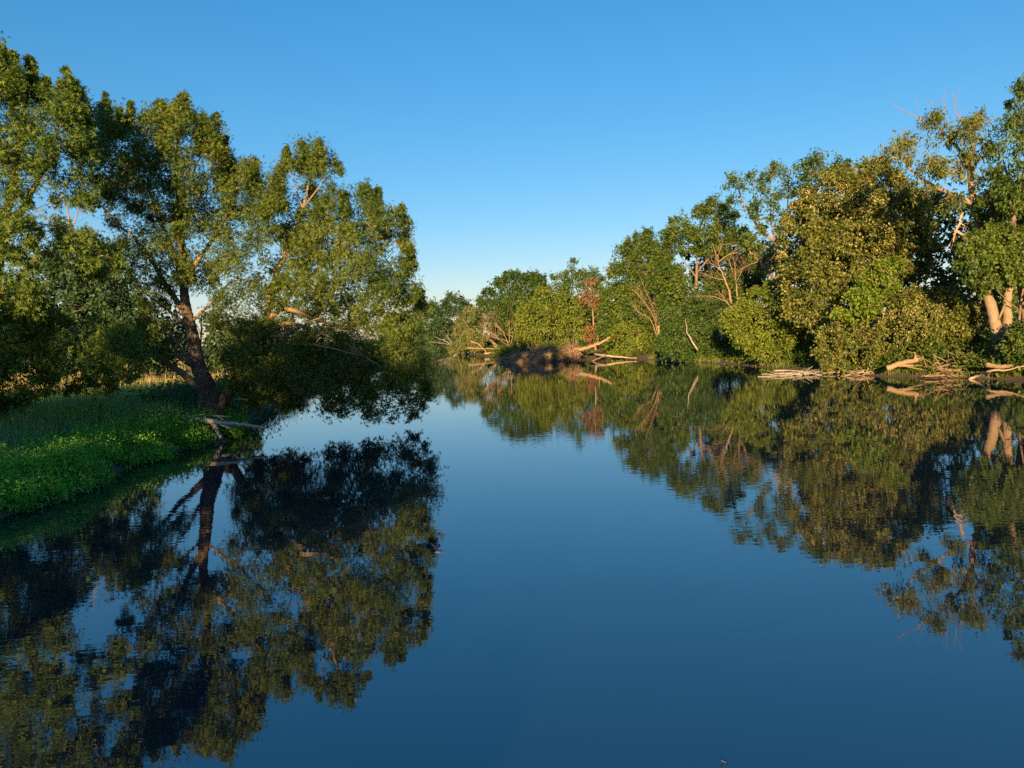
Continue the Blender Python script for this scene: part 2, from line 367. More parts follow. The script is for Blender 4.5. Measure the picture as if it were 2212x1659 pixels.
def connect(rng, seeds, C, tb, r0=.007, k=4, wob=.08, maxr=.12):
    """branches: every clump attaches to the nearest node already on the tree; pipe-model radii"""
    nodes = [np.asarray(s) for s in seeds]; par = [-1] * len(nodes); leaf_ids = []
    pts = np.array(nodes); dist = np.min(np.linalg.norm(C[:, None] - pts[None], axis=2), axis=1)
    arr = np.zeros((len(nodes) + len(C) * 4 + 10, 3)); arr[:len(nodes)] = pts; cnt = len(nodes); seedn = cnt
    par = np.full(len(arr), -1)
    for i in np.argsort(dist):
        c = C[i]; dv = arr[:cnt] - c; dd = np.linalg.norm(dv, axis=1) + np.maximum(0, dv[:, 2]) * .8
        j = int(dd.argmin()); a = arr[j]; ln = np.linalg.norm(c - a); ns = 3 if ln > 1.0 else 2
        prev = j
        for s in range(1, ns + 1):
            t = s / ns; q = a + (c - a) * t + (rng.standard_normal(3) * wob * ln if s < ns else 0)
            if s < ns: q = q + np.array([0, 0, -.04 * ln])
            arr[cnt] = q; par[cnt] = prev; prev = cnt; cnt += 1
    w_ = np.zeros(cnt); haschild = np.zeros(cnt, bool)
    for i in range(cnt - 1, seedn - 1, -1):
        if not haschild[i]: w_[i] += 1
        w_[par[i]] += w_[i]; haschild[par[i]] = True
    for i in range(seedn, cnt):
        j = par[i]; r1 = min(maxr, r0 * w_[i] ** .5); r2 = r1 if j < seedn else min(maxr, r0 * min(w_[j], w_[i] * 2) ** .5)
        tb.tube([arr[j], arr[i]], [max(r1, r2 * .95), r1], k, cap=False)

def ground_z(x, y): return float(height(np.array([x]), np.array([y]))[0])

TOTAL = [0]
def tree(name, label, D, crowns, trunks=None, mat='green', bark='tanbark', seed=0, group=None, cat='tree', leaf=(.24, .14), per=200, dens=1.0,
         clump=.95, thick=3.0, shoots=9, up=.45, droop=.35, compound=False, blossoms=0, trunk_r=.22, base=None, nbr=4, r0=.008, front=.6, flat=1.0, spread=.19, spires=(), dead=26, limbmat=None, sides=8):
    """crowns: list of (polygon, density factor[, depth offset]); trunks: list of ([(u, v[, dy])...], r_start, r_end); first is the trunk"""
    rng = np.random.default_rng(seed + 1000)
    Cs, Rs = [], []
    for cr in crowns:
        poly, df = cr[0], cr[1]; dy = cr[2] if len(cr) > 2 else 0.0
        A = poly_area(poly) * ((D + dy) / FPX) ** 2
        n = max(4, int(A * dens * df * (1.0 if compound else 1.25)))
        p, yy, ed = sample_clumps(rng, poly, n, D + dy, cr[3] if len(cr) > 3 else thick, front, .12 * clump * FPX / D)
        Cs.append(PA(p, yy)); Rs.append(np.minimum(clump * rng.uniform(.6, 1.35, n), ed * D / FPX * .85 + clump * .32))
    for (su, sv, sh, sw_) in spires:                  # upright leafy shoots that break the outline
        t_ = np.linspace(0, 1, 7); Cs.append(PA(np.column_stack([su + rng.normal(0, sw_ * .25, 7) * t_ + (t_ * sh * .12) * rng.choice([-1, 1]), sv + t_ * sh]), D + rng.uniform(-1.5, .5) + rng.normal(0, .15, 7)))
        Rs.append((.35 + .75 * t_) * sw_ * D / FPX)
    C = np.concatenate(Cs); R = np.concatenate(Rs)
    C[:, 2] = np.maximum(C[:, 2], R * .25 + .1)
    cen = C.mean(0)
    if trunks is None:
        bx, by = (cen[0], D) if base is None else base
        bz = ground_z(bx, by) - .1
        top = np.array([cen[0], D, C[:, 2].max() - .12 * (C[:, 2].max() - bz)])
        b0 = np.array([bx, by, bz]); md = b0 * .5 + top * .5 + rng.standard_normal(3) * np.array([.4, .3, .2])
        tr = [(np.array([b0, b0 * .75 + md * .25 + rng.standard_normal(3) * .08, md, top]), trunk_r, trunk_r * .25)]
        spine = smooth_path(tr[0][0], 6)
        for k_ in range(nbr):
            tgt = C[rng.integers(len(C))]; f = rng.uniform(.25, .7); s0 = spine[int(f * (len(spine) - 1))]
            if tgt[2] < s0[2]: tgt = tgt + np.array([0, 0, s0[2] - tgt[2] + .5])
            mid = (s0 + tgt) / 2 + np.array([0, 0, -.08 * np.linalg.norm(tgt - s0)])
            tr.append((np.array([s0, mid, tgt]), trunk_r * .5 * (1 - f * .5), .025))
        trunks_w = tr
    else:
        trunks_w = []
        for pts, ra, rb, *_m in trunks:
            trunks_w.append((np.array([P(q[0], q[1], D + (q[2] if len(q) > 2 else 0)) for q in pts]), ra, rb))
        b0 = trunks_w[0][0][0]
    root = empty(name, b0, label, cat, group)
    seeds = []
    for i, (pts, ra, rb) in enumerate(trunks_w):
        sp = smooth_path(pts, 7 if i == 0 else 6); m_ = len(sp)
        if i > 0: sp = sp + rng.standard_normal(sp.shape) * min(.04, ra * .25) * np.linspace(0, 1, m_)[:, None]
        rad = ra + (rb - ra) * np.linspace(0, 1, m_) ** (.8)
        if i == 0 and ra > .12:
            rad = rad * (1 + .35 * np.exp(-np.linspace(0, 1, m_) * 14))     # flare at the foot
        tb = TB(); tb.tube(sp, rad, (12 if i == 0 else sides), rng, .05)
        obj('trunk' if i == 0 else 'limb', tb.mesh('trunk' if i == 0 else 'limb', b0), M[trunks[i][3] if (trunks is not None and len(trunks[i]) > 3) else (bark if (i == 0 or limbmat is None) else limbmat)], root)
        seeds += list(sp[(m_ // 3 if i == 0 else 1):])
    tb = TB(); connect(rng, seeds, C, tb, r0)
    obj('branches', tb.mesh('branches', b0), M[limbmat or bark], root, kind='stuff')
    pos, d, n, Lf, Wf = grow_leaves(rng, C, R, cen, per, shoots, up, leaf[0], leaf[1], droop, flat, spread)
    keep = pos[:, 2] > .03; pos, d, n, Lf, Wf = pos[keep], d[keep], n[keep], Lf[keep], Wf[keep]
    me = leaves_mesh('crown', pos, d, n, Lf, Wf, b0, compound); TOTAL[0] += len(me.polygons) * 2
    obj('crown', me, M[mat], root, kind='stuff')
    if dead and D < 140:
        tb = TB(); pick = rng.integers(len(C), size=dead)
        for c_, r_ in zip(C[pick], R[pick]):
            a_ = c_ + np.array([rng.normal() * .3, -r_ * .75, rng.normal() * .3]) * 1.0; d_ = nrm(np.array([rng.normal(), rng.normal() * .4 - .2, rng.normal() * .6 + .25])); l_ = rng.uniform(.5, 1.5) * clump
            q_ = a_ + d_ * l_ * .55; e_ = q_ + nrm(d_ + rng.standard_normal(3) * .45) * l_ * .45; w0 = .010 + .00022 * D
            tb.tube([a_, q_, e_], [w0, w0 * .7, w0 * .3], 4, cap=False); tb.tube([q_, q_ + nrm(d_ + rng.standard_normal(3) * .8) * l_ * .35], [w0 * .6, w0 * .25], 3, cap=False)
        obj('dead_twigs', tb.mesh('dead_twigs', b0), M['drybark'], root, kind='stuff')
    if blossoms:
        rng2 = np.random.default_rng(seed + 7); hot = vnoise(pos[:, 0] * 1.3 + pos[:, 1], pos[:, 2] * 1.6, 2.2, seed) * (.5 + rng2.random(len(pos)))
        pk = np.argsort(-hot)[:int(len(pos) * blossoms)]
        bp_ = pos[pk] + np.array([[-.05, -.08, .06]])
        bd = nrm(rng.standard_normal((len(pk), 3)) + np.array([0, 0, -.2])); bn = nrm(rng.standard_normal((len(pk), 3)) + np.array([0, -.6, .6]))
        me = leaves_mesh('blossoms', bp_, bd, bn, np.full(len(pk), leaf[0] * .5), np.full(len(pk), leaf[1] * .55), b0); TOTAL[0] += len(pk) * 2
        obj('blossoms', me, M['blossom'], root, kind='stuff')
    return root

def bare(name, label, D, stems, mat='drybark', seed=0, twigs=60, tlen=1.2, tr=.012, cat='bare tree', group=None, k=5, main='trunk', other='limb'):
    """leafless tree or shrub: stems as (points, r0, r1) in the frame, and twigs forking from them"""
    rng = np.random.default_rng(seed + 5000)
    W = [(np.array([P(q[0], q[1], D + (q[2] if len(q) > 2 else 0)) for q in pts]), a, b) for pts, a, b in stems]
    b0 = W[0][0][0]; root = empty(name, b0, label, cat, group); al = []
    for i, (pts, a, b) in enumerate(W):
        sp = smooth_path(pts, 6); sp = sp + rng.standard_normal(sp.shape) * a * .3
        tb = TB(); tb.tube(sp, np.linspace(a, b, len(sp)), 6, rng, .06)
        obj(main if i == 0 else other, tb.mesh('stem', b0), M[mat], root)
        al.append((sp, nrm(sp[-1] - sp[0])))
    if twigs:
        tb = TB()
        for _ in range(twigs):
            sp, dr = al[rng.integers(len(al))]; f = rng.uniform(.3, 1); s0 = sp[int(f * (len(sp) - 1))]
            d = nrm(dr + rng.standard_normal(3) * .55 + np.array([0, 0, .25])); ln = tlen * rng.uniform(.4, 1.2)
            q1 = s0 + d * ln * .5 + rng.standard_normal(3) * .06 * ln; q2 = q1 + nrm(d + rng.standard_normal(3) * .3) * ln * .5
            tb.tube([s0, q1, q2], [tr, tr * .7, tr * .35], 4, cap=False)
            for _k in range(2):
                q3 = q1 + nrm(d + rng.standard_normal(3) * .6) * ln * .4; tb.tube([q1, q3], [tr * .6, tr * .3], 3, cap=False)
        obj('twigs', tb.mesh('twigs', b0), M[mat], root, kind='stuff')
    return root


# ------------------------------------------------------------------ left bank: the two maples in front
HERO = dict(mat='hero_leaf', bark='bark', limbmat='limb', leaf=(.142, .046), compound=True, per=160, shoots=8, clump=.6, up=.95, droop=.6, thick=3.4, dens=4.9, r0=.0055, front=.45, spread=.24)
tree('maple_tree', 'broad leaning maple with split trunk and long limbs hanging over the water', 35,
     [([(215, 300), (300, 270), (400, 260), (470, 300), (560, 390), (650, 400), (740, 430), (840, 470), (880, 560), (890, 660), (900, 760), (910, 860), (700, 880), (560, 850), (500, 760), (440, 690), (330, 700), (250, 600), (215, 450)], .3, 1.6, 3.0),
      ([(205, 250), (230, 205), (262, 232), (285, 222), (310, 258), (330, 235), (352, 222), (365, 250), (395, 203), (412, 240), (430, 262), (455, 245), (472, 255), (480, 295), (492, 300), (490, 345), (478, 440), (420, 480), (330, 480), (240, 450), (205, 380)], .95),
      ([(478, 350), (500, 345), (530, 352), (552, 350), (560, 385), (585, 368), (604, 365), (612, 400), (625, 480), (590, 540), (500, 500), (470, 440)], 1.1),
      ([(612, 345), (622, 318), (660, 308), (700, 306), (715, 340), (742, 372), (735, 400), (700, 415), (655, 405), (622, 395)], .75, 0, 1.3),
      ([(630, 470), (680, 440), (720, 400), (745, 425), (790, 405), (815, 408), (828, 440), (868, 445), (872, 490), (850, 510), (892, 545), (885, 600), (908, 632), (890, 655), (855, 668), (780, 700), (690, 690), (600, 680), (590, 560)], 1.0),
      ([(520, 720), (600, 690), (700, 690), (860, 685), (900, 700), (905, 745), (930, 790), (937, 835), (915, 880), (925, 900), (880, 905), (840, 908), (760, 900), (690, 893), (620, 880), (560, 880), (505, 862), (480, 840), (475, 800), (495, 745)], 1.25, -.8),
      ([(300, 480), (400, 470), (500, 500), (590, 540), (600, 690), (520, 730), (455, 700), (420, 640), (370, 640), (330, 700), (280, 640), (250, 540)], .46),
      ([(300, 690), (360, 700), (410, 740), (418, 790), (360, 770), (310, 815), (262, 780), (250, 720)], .6)],
     [([(457, 897), (449, 850), (442, 822), (428, 789), (420, 745), (410, 700), (402, 665), (398, 630), (398, 585), (392, 520), (386, 440), (382, 350), (388, 260)], .46, .05),
      ([(470, 895, .1), (478, 872, -.2), (482, 856, -.3)], .24, .13),
      ([(431, 836), (400, 812), (362, 784), (330, 752), (312, 733)], .2, .08),
      ([(424, 802), (410, 778), (394, 757), (371, 725), (339, 693), (300, 670)], .13, .03),
      ([(415, 790, -.3), (395, 775, -.8), (370, 765, -1.2), (330, 770, -1.4)], .09, .02),
      ([(412, 715), (395, 697), (380, 682), (330, 645), (296, 620)], .12, .03),
      ([(402, 682), (385, 655), (366, 627), (346, 595), (334, 572), (300, 525), (242, 472), (215, 440)], .16, .04),
      ([(398, 640, .4), (380, 560, .9), (357, 503, 1.2), (332, 452, 1.2), (320, 380, 1)], .12, .03),
      ([(397, 600, .2), (388, 522, -.3), (377, 476, -.8), (410, 400, -1), (440, 320, -1)], .11, .02),
      ([(396, 620), (430, 560), (470, 500), (500, 440), (520, 390)], .12, .03),
      ([(408, 700), (440, 670), (470, 640), (500, 610), (540, 600)], .09, .02),
      ([(468, 890, .5), (490, 855, .5), (508, 825, .2), (526, 762), (542, 734), (562, 709), (603, 666), (626, 639), (665, 600), (720, 560), (790, 520)], .3, .04),
      ([(575, 690), (596, 594), (617, 551), (643, 481), (657, 446), (668, 400), (682, 335)], .16, .03),
      ([(655, 450), (640, 410), (625, 360)], .05, .015), ([(657, 446), (685, 410), (715, 375)], .05, .015),
      ([(562, 709, -0.63), (585, 701, -1.26), (607, 699, -1.68), (644, 702, -2.31), (702, 723, -2.94), (760, 750, -3.36), (820, 790, -3.78)], 0.138, 0.03),
      ([(603, 666, -0.42), (640, 672, -1.68), (680, 690, -2.52), (732, 707, -2.0), (800, 712, -1.8), (860, 720, -1.2)], 0.125, 0.02),
      ([(592, 753, -1.05), (612, 741, -2.1), (640, 743, -2.94), (700, 748, -3.78), (780, 770, -4.2)], 0.112, 0.02),
      ([(526, 765, -0.63), (567, 728, -1.68), (609, 726, -2.94), (644, 708, -3.57), (700, 680, -3.99)], 0.125, 0.03),
      ([(508, 828, -.2), (560, 830, -1.0), (592, 805, -1.6), (640, 790, -2.0), (720, 800, -2.4), (820, 840, -2.6)], .11, .02),
      ([(520, 850, -.2), (559, 863, -1.4), (600, 858, -1.9), (640, 855, -2.2), (700, 862, -2.5)], .06, .02),
      ([(530, 757, -.2), (510, 720, -.8), (490, 690, -1.2), (470, 670, -1.5)], .08, .02)],
     seed=1, spires=[(228, 210, 80, 20), (258, 240, 60, 16), (285, 228, 60, 16), (345, 226, 90, 20), (362, 240, 60, 16), (396, 208, 100, 22), (440, 255, 70, 18), (466, 252, 80, 18), (488, 300, 60, 14), (505, 350, 60, 16), (552, 350, 70, 18), (600, 368, 60, 16), (620, 322, 60, 16), (655, 312, 60, 18), (690, 308, 70, 18), (742, 420, 50, 14), (790, 408, 60, 18), (815, 412, 60, 16), (866, 450, 60, 18), (888, 545, 50, 16), (905, 630, 40, 16)], **HERO)
EDGE = dict(HERO); EDGE.update(mat='edge_leaf', leaf=(.15, .05), dens=5.0, thick=2.6)
tree('maple_tree', 'tall dense maple on the grassy bank beside the leaning maple, away from the water', 29,
     [([(-190, 20), (-120, 60), (-60, 60), (0, 102), (22, 118), (35, 160), (52, 185), (64, 128), (80, 165), (88, 195), (100, 172), (112, 215), (132, 220), (143, 152), (160, 190), (178, 215), (188, 250), (196, 320), (215, 400), (200, 455), (120, 440), (60, 460), (-40, 470), (-190, 480)], 1.0),
      ([(-190, 470), (0, 455), (55, 470), (72, 520), (60, 560), (-20, 575), (-190, 600)], 1.1, -1.2),
      ([(60, 500), (120, 480), (170, 500), (215, 520), (280, 540), (290, 590), (220, 600), (150, 585), (80, 570)], .7, .8),
      ([(-190, 600), (0, 590), (50, 600), (100, 640), (115, 700), (60, 730), (0, 720), (-190, 720)], 1.0, -1.0),
      ([(-190, 700), (0, 700), (80, 660), (130, 690), (170, 700), (240, 700), (292, 720), (300, 790), (285, 838), (200, 850), (120, 848), (70, 872), (0, 884), (-190, 890)], 1.2, .3)],
     [([(-60, 920), (-50, 800), (-20, 650), (10, 480), (40, 330), (60, 200)], .42, .05),
      ([(-45, 780), (20, 720), (90, 700), (180, 720), (250, 760)], .16, .03),
      ([(-20, 650), (40, 600), (100, 545), (180, 540), (250, 560)], .16, .03),
      ([(0, 540), (60, 430), (110, 330), (140, 200)], .16, .03),
      ([(-40, 730), (-100, 600), (-140, 400), (-150, 200)], .2, .04)],
     seed=2, spires=[(5, 108, 90, 26), (26, 120, 80, 20), (65, 132, 80, 18), (100, 176, 60, 16), (143, 156, 110, 20), (164, 192, 80, 18), (182, 240, 80, 18), (-40, 70, 90, 26)], **EDGE)

# ------------------------------------------------------------------ behind the meadow on the left
tree('willow_tree', 'pale weeping willow standing in the meadow behind the two maples', 88,
     [([(160, 600), (185, 560), (225, 545), (260, 575), (285, 640), (290, 730), (270, 775), (160, 775), (145, 690)], 1.2)],
     [([(228, 800), (226, 740), (224, 690), (222, 640), (222, 590)], .55, .2), ([(224, 690), (195, 640), (180, 590)], .3, .05), ([(224, 690), (250, 640), (262, 600)], .3, .05)],
     mat='willow', bark='tanbark', seed=3, leaf=(.75, .12), per=170, clump=1.5, droop=2.2, up=-.3, thick=3.5, dens=.8)
for i, (poly, D, lab, dn) in enumerate([
    ([(275, 800), (280, 745), (310, 728), (345, 735), (380, 728), (420, 742), (440, 800)], 150, 'low misty tree at the far meadow edge behind the trunk fork', 1.0),
    ([(-60, 790), (-60, 650), (-10, 630), (40, 655), (90, 680), (120, 790)], 140, 'misty tree at the far meadow edge behind the tall dense maple', .9),
    ([(430, 800), (440, 755), (500, 740), (560, 735), (620, 745), (640, 800)], 160, 'low misty tree at the far meadow edge behind the hanging limbs', .9)]):
    tree('meadow_edge_tree', lab, D, [(poly, dn)], mat='far', seed=10 + i, leaf=(.6, .4), per=70, clump=1.7, dens=.5, thick=4)
tree('meadow_tree', 'dark leafy tree in the meadow close behind the tall dense maple', 60,
     [([(20, 800), (40, 640), (80, 560), (130, 530), (190, 525), (250, 545), (300, 620), (330, 730), (320, 800), (200, 815)], .9)], mat='far', seed=6, leaf=(.34, .2), per=130, clump=1.0, dens=1.5, thick=3, trunk_r=.25)
tree('meadow_tree', 'dark leafy tree in the meadow close behind the leaning maple trunk', 66,
     [([(300, 800), (310, 700), (350, 660), (400, 690), (450, 680), (520, 700), (560, 740), (560, 800)], .8)], mat='far', seed=7, leaf=(.34, .2), per=120, clump=1.0, dens=1.4, thick=3, trunk_r=.25)
bare('bare_tree', 'slender bare tree with pinkish limbs seen through the gap between maples', 62,
     [([(165, 640), (158, 560), (152, 510), (148, 470), (130, 400)], .16, .03), ([(155, 540), (130, 490), (112, 445)], .06, .02), ([(150, 500), (165, 470), (172, 440)], .06, .02), ([(150, 520), (110, 485), (76, 455)], .06, .02)],
     mat='palebark', seed=4, twigs=40, tlen=1.6)

# ------------------------------------------------------------------ far end of the river
FAR = dict(mat='far', leaf=(.55, .36), per=110, clump=1.7, dens=.55, thick=5, trunk_r=.25)
tree('far_tree', 'low hazy tree at the river bend just past the hanging maple boughs', 262, [([(820, 756), (825, 690), (855, 678), (880, 670), (905, 668), (918, 690), (920, 757)], 1.1)], seed=20, **FAR)
tree('far_tree', 'bluish rounded tree on the far bend between the hazy tree and the taller crown', 240, [([(893, 758), (895, 668), (912, 656), (935, 650), (952, 668), (958, 758)], 1.2)], seed=21, **FAR)
tree('far_tree', 'taller far tree with sunlit top standing behind the olive willow', 215, [([(938, 760), (940, 690), (955, 655), (972, 640), (992, 640), (1012, 655), (1022, 700), (1010, 758)], 1.2)], seed=22, **FAR)
tree('far_tree', 'dark tree on the bank of the far bend with low boughs over the water', 205, [([(925, 757), (928, 705), (950, 690), (985, 700), (1000, 758)], 1.2)], seed=23, **FAR)
bare('fallen_snag', 'pale leafless fallen limbs propped over water below the far bend trees', 200, [([(990, 755), (965, 738), (940, 728)], .14, .04), ([(985, 752), (972, 735), (965, 722)], .09, .03), ([(978, 745), (955, 742), (930, 738)], .08, .03)], seed=24, twigs=14, tlen=2.5, tr=.03, cat='dead wood', main='log', other='branch', mat='greywood')

# ------------------------------------------------------------------ right bank, from the far bend towards the camera
tree('willow_bush', 'small pale willow bush overhanging the water beyond the root heap', 158, [([(968, 762), (972, 745), (985, 736), (1000, 740), (1008, 762)], 2.0)], mat='olive', seed=30, leaf=(.35, .12), per=110, clump=.9, dens=1.2, thick=2, trunk_r=.1, cat='bush')
tree('willow_tree', 'olive willow leaning out over the water with bare grey twigs', 150,
     [([(982, 715), (990, 690), (1003, 668), (1022, 660), (1046, 678), (1055, 720), (1048, 752), (1015, 760), (992, 745)], 1.1)],
     [([(1088, 764), (1063, 738), (1040, 724), (1018, 712), (1000, 690)], .35, .08), ([(1040, 724), (1030, 700), (1022, 675)], .15, .04), ([(1018, 712), (995, 715), (978, 712)], .1, .03)],
     mat='olive', bark='brownwood', seed=31, leaf=(.4, .13), per=120, clump=1.2, dens=.9, droop=.9)
tree('round_maple', 'dark rounded maple rising behind the olive willow', 132,
     [([(1022, 700), (1030, 660), (1045, 632), (1068, 612), (1085, 600), (1102, 592), (1128, 595), (1148, 588), (1170, 600), (1180, 640), (1170, 690), (1110, 705), (1060, 712)], 1.25)],
     mat='dark', seed=32, leaf=(.38, .26), per=190, clump=1.25, dens=.8, thick=5, trunk_r=.3)
bare('bare_shrub', 'dry brown leafless thicket below the dark rounded maple', 128, [([(1100, 748), (1085, 715), (1060, 690)], .07, .02), ([(1100, 748), (1100, 705), (1092, 675)], .07, .02), ([(1102, 748), (1115, 700), (1120, 670)], .06, .02), ([(1098, 748), (1065, 722), (1045, 710)], .06, .02)], seed=33, twigs=90, tlen=3.0, tr=.03, cat='shrub', mat='drybark')
tree('birch_tree', 'yellow green tree between the dark maple and the rust leaved tree', 121,
     [([(1105, 750), (1108, 700), (1135, 655), (1165, 625), (1195, 612), (1220, 640), (1228, 690), (1215, 752), (1160, 764)], 1.15)],
     mat='yellow', seed=34, leaf=(.36, .22), per=150, clump=1.2, dens=.85, thick=4)
tree('locust_tree', 'feathery topped green tree behind the yellow green tree and the rust leaved tree', 134,
     [([(1180, 640), (1192, 600), (1208, 585), (1222, 590), (1236, 560), (1250, 575), (1268, 578), (1300, 590), (1312, 640), (1300, 720), (1190, 720)], 1.1)],
     mat='green', seed=35, leaf=(.36, .22), per=160, clump=1.2, dens=.85, thick=5)
tree('young_maple', 'slim golden green tree just in front of the rust leaved tree', 114,
     [([(1212, 745), (1215, 690), (1232, 645), (1248, 640), (1262, 665), (1272, 710), (1266, 742)], 1.0)],
     [([(1238, 752), (1240, 720), (1242, 690), (1244, 655)], .14, .04), ([(1240, 715), (1225, 690), (1222, 670)], .06, .02)],
     mat='yellow', bark='palebark', seed=36, leaf=(.34, .2), per=110, clump=1.0, dens=.85, thick=2.2)
tree('dead_leaved_tree', 'slender tree with withered rust brown leaves and pale stem', 110,
     [([(1244, 650), (1256, 622), (1270, 606), (1292, 606), (1300, 632), (1296, 660), (1302, 690), (1290, 735), (1262, 735), (1268, 680)], .75)],
     [([(1287, 757), (1283, 720), (1281, 680), (1277, 640), (1276, 612)], .17, .04), ([(1281, 670), (1262, 640)], .06, .02), ([(1279, 650), (1294, 625)], .05, .02), ([(1282, 690), (1298, 668)], .05, .02)],
     mat='rust', bark='palebark', seed=37, leaf=(.30, .2), per=75, clump=.85, dens=1.0, thick=1.8)
tree('alder_tree', 'tall green tree behind the bare many stemmed shrub', 110,
     [([(1292, 730), (1300, 650), (1312, 600), (1322, 545), (1336, 518), (1346, 530), (1366, 500), (1382, 512), (1400, 493), (1416, 505), (1422, 560), (1430, 640), (1420, 720), (1400, 762), (1330, 762)], 1.2)],
     mat='green', seed=38, leaf=(.34, .22), per=190, clump=1.15, dens=.95, thick=5, trunk_r=.3)
tree('alder_bush', 'rounded leafy bush on the bank beside the orange soil patch', 104,
     [([(1318, 765), (1320, 720), (1345, 695), (1385, 700), (1405, 730), (1395, 762)], 1.6)], mat='yellow', seed=39, leaf=(.3, .2), per=120, clump=.9, dens=1.1, thick=2.5, trunk_r=.12, cat='bush')
tree('wild_cherry', 'spreading green tree behind the dead pale saplings', 94,
     [([(1405, 600), (1418, 545), (1433, 506), (1451, 476), (1470, 466), (1486, 476), (1505, 455), (1525, 440), (1538, 424), (1556, 440), (1570, 434), (1592, 470), (1625, 520), (1620, 560), (1560, 560), (1500, 545), (1450, 560), (1430, 620)], 1.05),
      ([(1405, 600), (1450, 560), (1490, 600), (1530, 600), (1580, 560), (1640, 560), (1650, 640), (1600, 680), (1500, 680), (1430, 690)], 1.0)],
     [([(1506, 740), (1505, 680), (1504, 620), (1506, 560), (1510, 500), (1530, 450)], .3, .06), ([(1505, 600), (1475, 560), (1455, 520)], .12, .03), ([(1505, 590), (1545, 540), (1575, 500)], .12, .03), ([(1504, 640), (1470, 610), (1450, 600)], .1, .03)],
     mat='green', bark='tanbark', seed=40, leaf=(.28, .18), per=170, clump=1.0, dens=1.45, thick=4)
bare('bare_shrub', 'many stemmed bare tan shrub standing before the tall green tree', 97,
     [([(1424, 735), (1421, 690), (1412, 640), (1404, 600)], .08, .02), ([(1424, 735), (1418, 690), (1402, 645), (1385, 605)], .07, .02), ([(1423, 735), (1412, 685), (1390, 650), (1366, 625)], .07, .02),
      ([(1425, 735), (1424, 680), (1420, 630), (1414, 590)], .07, .02), ([(1425, 735), (1422, 690), (1416, 640), (1395, 590)], .06, .02), ([(1422, 735), (1405, 690), (1380, 675), (1362, 655)], .06, .02), ([(1424, 735), (1417, 680), (1408, 630), (1400, 580)], .06, .02), ([(1424, 735), (1420, 670), (1424, 620), (1420, 575)], .05, .02)],
     seed=41, twigs=120, tlen=1.9, tr=.018, cat='shrub', main='stem', other='stem')
bare('dead_sapling', 'pale dead sapling with upswept fine twigs before the spreading green tree', 84,
     [([(1580, 655), (1570, 615), (1558, 585), (1548, 555), (1538, 525)], .13, .02), ([(1558, 585), (1545, 575), (1522, 560)], .05, .01), ([(1552, 565), (1575, 550), (1598, 545), (1618, 550)], .06, .015), ([(1565, 605), (1540, 600), (1520, 590)], .05, .01), ([(1548, 555), (1556, 540), (1560, 525)], .04, .01)],
     seed=42, twigs=55, tlen=1.6, tr=.016)
bare('dead_sapling', 'thin upright dead sapling beside the pale upswept sapling', 82, [([(1594, 660), (1591, 620), (1588, 590), (1584, 555)], .09, .02), ([(1590, 610), (1600, 590), (1608, 565)], .04, .01), ([(1589, 600), (1578, 575), (1574, 555)], .04, .01)], seed=43, twigs=30, tlen=1.3, tr=.014)
bare('dead_sapling', 'short dead sapling leaning low below the upright dead sapling', 81, [([(1582, 668), (1565, 645), (1548, 625)], .07, .02), ([(1570, 652), (1540, 640), (1518, 640)], .05, .015)], seed=44, twigs=24, tlen=1.3, tr=.014)
tree('poplar_tree', 'tall thin crowned tree with slanting pale trunk and sky showing through', 83,
     [([(1566, 415), (1570, 390), (1584, 374), (1600, 380), (1626, 360), (1645, 358), (1660, 348), (1690, 350), (1706, 336), (1722, 352), (1722, 410), (1710, 470), (1670, 500), (1620, 490), (1590, 465)], .5),
      ([(1600, 500), (1690, 480), (1720, 540), (1680, 600), (1620, 570)], .7)],
     [([(1700, 640), (1690, 560), (1677, 526), (1646, 500), (1622, 465), (1602, 429), (1592, 395)], .26, .05), ([(1680, 540), (1673, 515), (1666, 484), (1664, 430), (1662, 370)], .17, .03), ([(1690, 560), (1700, 500), (1702, 430), (1705, 360)], .15, .03), ([(1646, 500), (1630, 440), (1625, 380)], .1, .02)],
     mat='green', bark='palebark', seed=45, leaf=(.28, .17), per=110, clump=.85, dens=1.4, thick=3, up=.6)
tree('poplar_tree', 'dark windswept crown rising behind the cream flowered linden', 79,
     [([(1716, 410), (1716, 362), (1735, 345), (1757, 328), (1775, 340), (1790, 338), (1800, 352), (1824, 336), (1834, 360), (1800, 390), (1780, 440), (1735, 470)], .9)],
     mat='dark', seed=46, leaf=(.30, .19), per=130, clump=.9, dens=1.1, thick=3, up=.7, base=(27, 79))
bare('leaning_tree', 'bare leaning trunk with forked top in front of the spreading green tree', 76, [([(1690, 660), (1677, 607), (1655, 583), (1638, 562), (1618, 543)], .2, .08), ([(1655, 583), (1665, 560), (1682, 540)], .06, .015), ([(1640, 565), (1612, 575), (1590, 590)], .05, .015)], seed=47, twigs=36, tlen=1.8, tr=.016, mat='tanbark')
tree('linden_tree', 'huge linden dotted with cream blossom on the right bank', 66,
     [([(1686, 560), (1690, 500), (1715, 450), (1737, 415), (1754, 390), (1783, 370), (1805, 365), (1820, 352), (1850, 362), (1881, 347), (1905, 342), (1935, 370), (1975, 410), (2010, 450), (2030, 520), (2020, 590), (1960, 600), (1890, 580), (1830, 620), (1800, 690), (1760, 730), (1700, 700)], 1.15)],
     [([(1890, 770), (1888, 700), (1885, 640), (1888, 580), (1895, 500), (1890, 420)], .45, .08), ([(1888, 640), (1850, 580), (1800, 520), (1770, 460)], .2, .03), ([(1888, 620), (1925, 560), (1935, 500), (1950, 440)], .22, .03), ([(1886, 600), (1865, 540), (1845, 480)], .16, .03), ([(1890, 560), (1960, 520), (1990, 480)], .14, .03)],
     mat='linden', bark='palebark', seed=48, leaf=(.26, .19), per=230, clump=1.0, dens=1.15, thick=6, blossoms=.22, flat=.75)
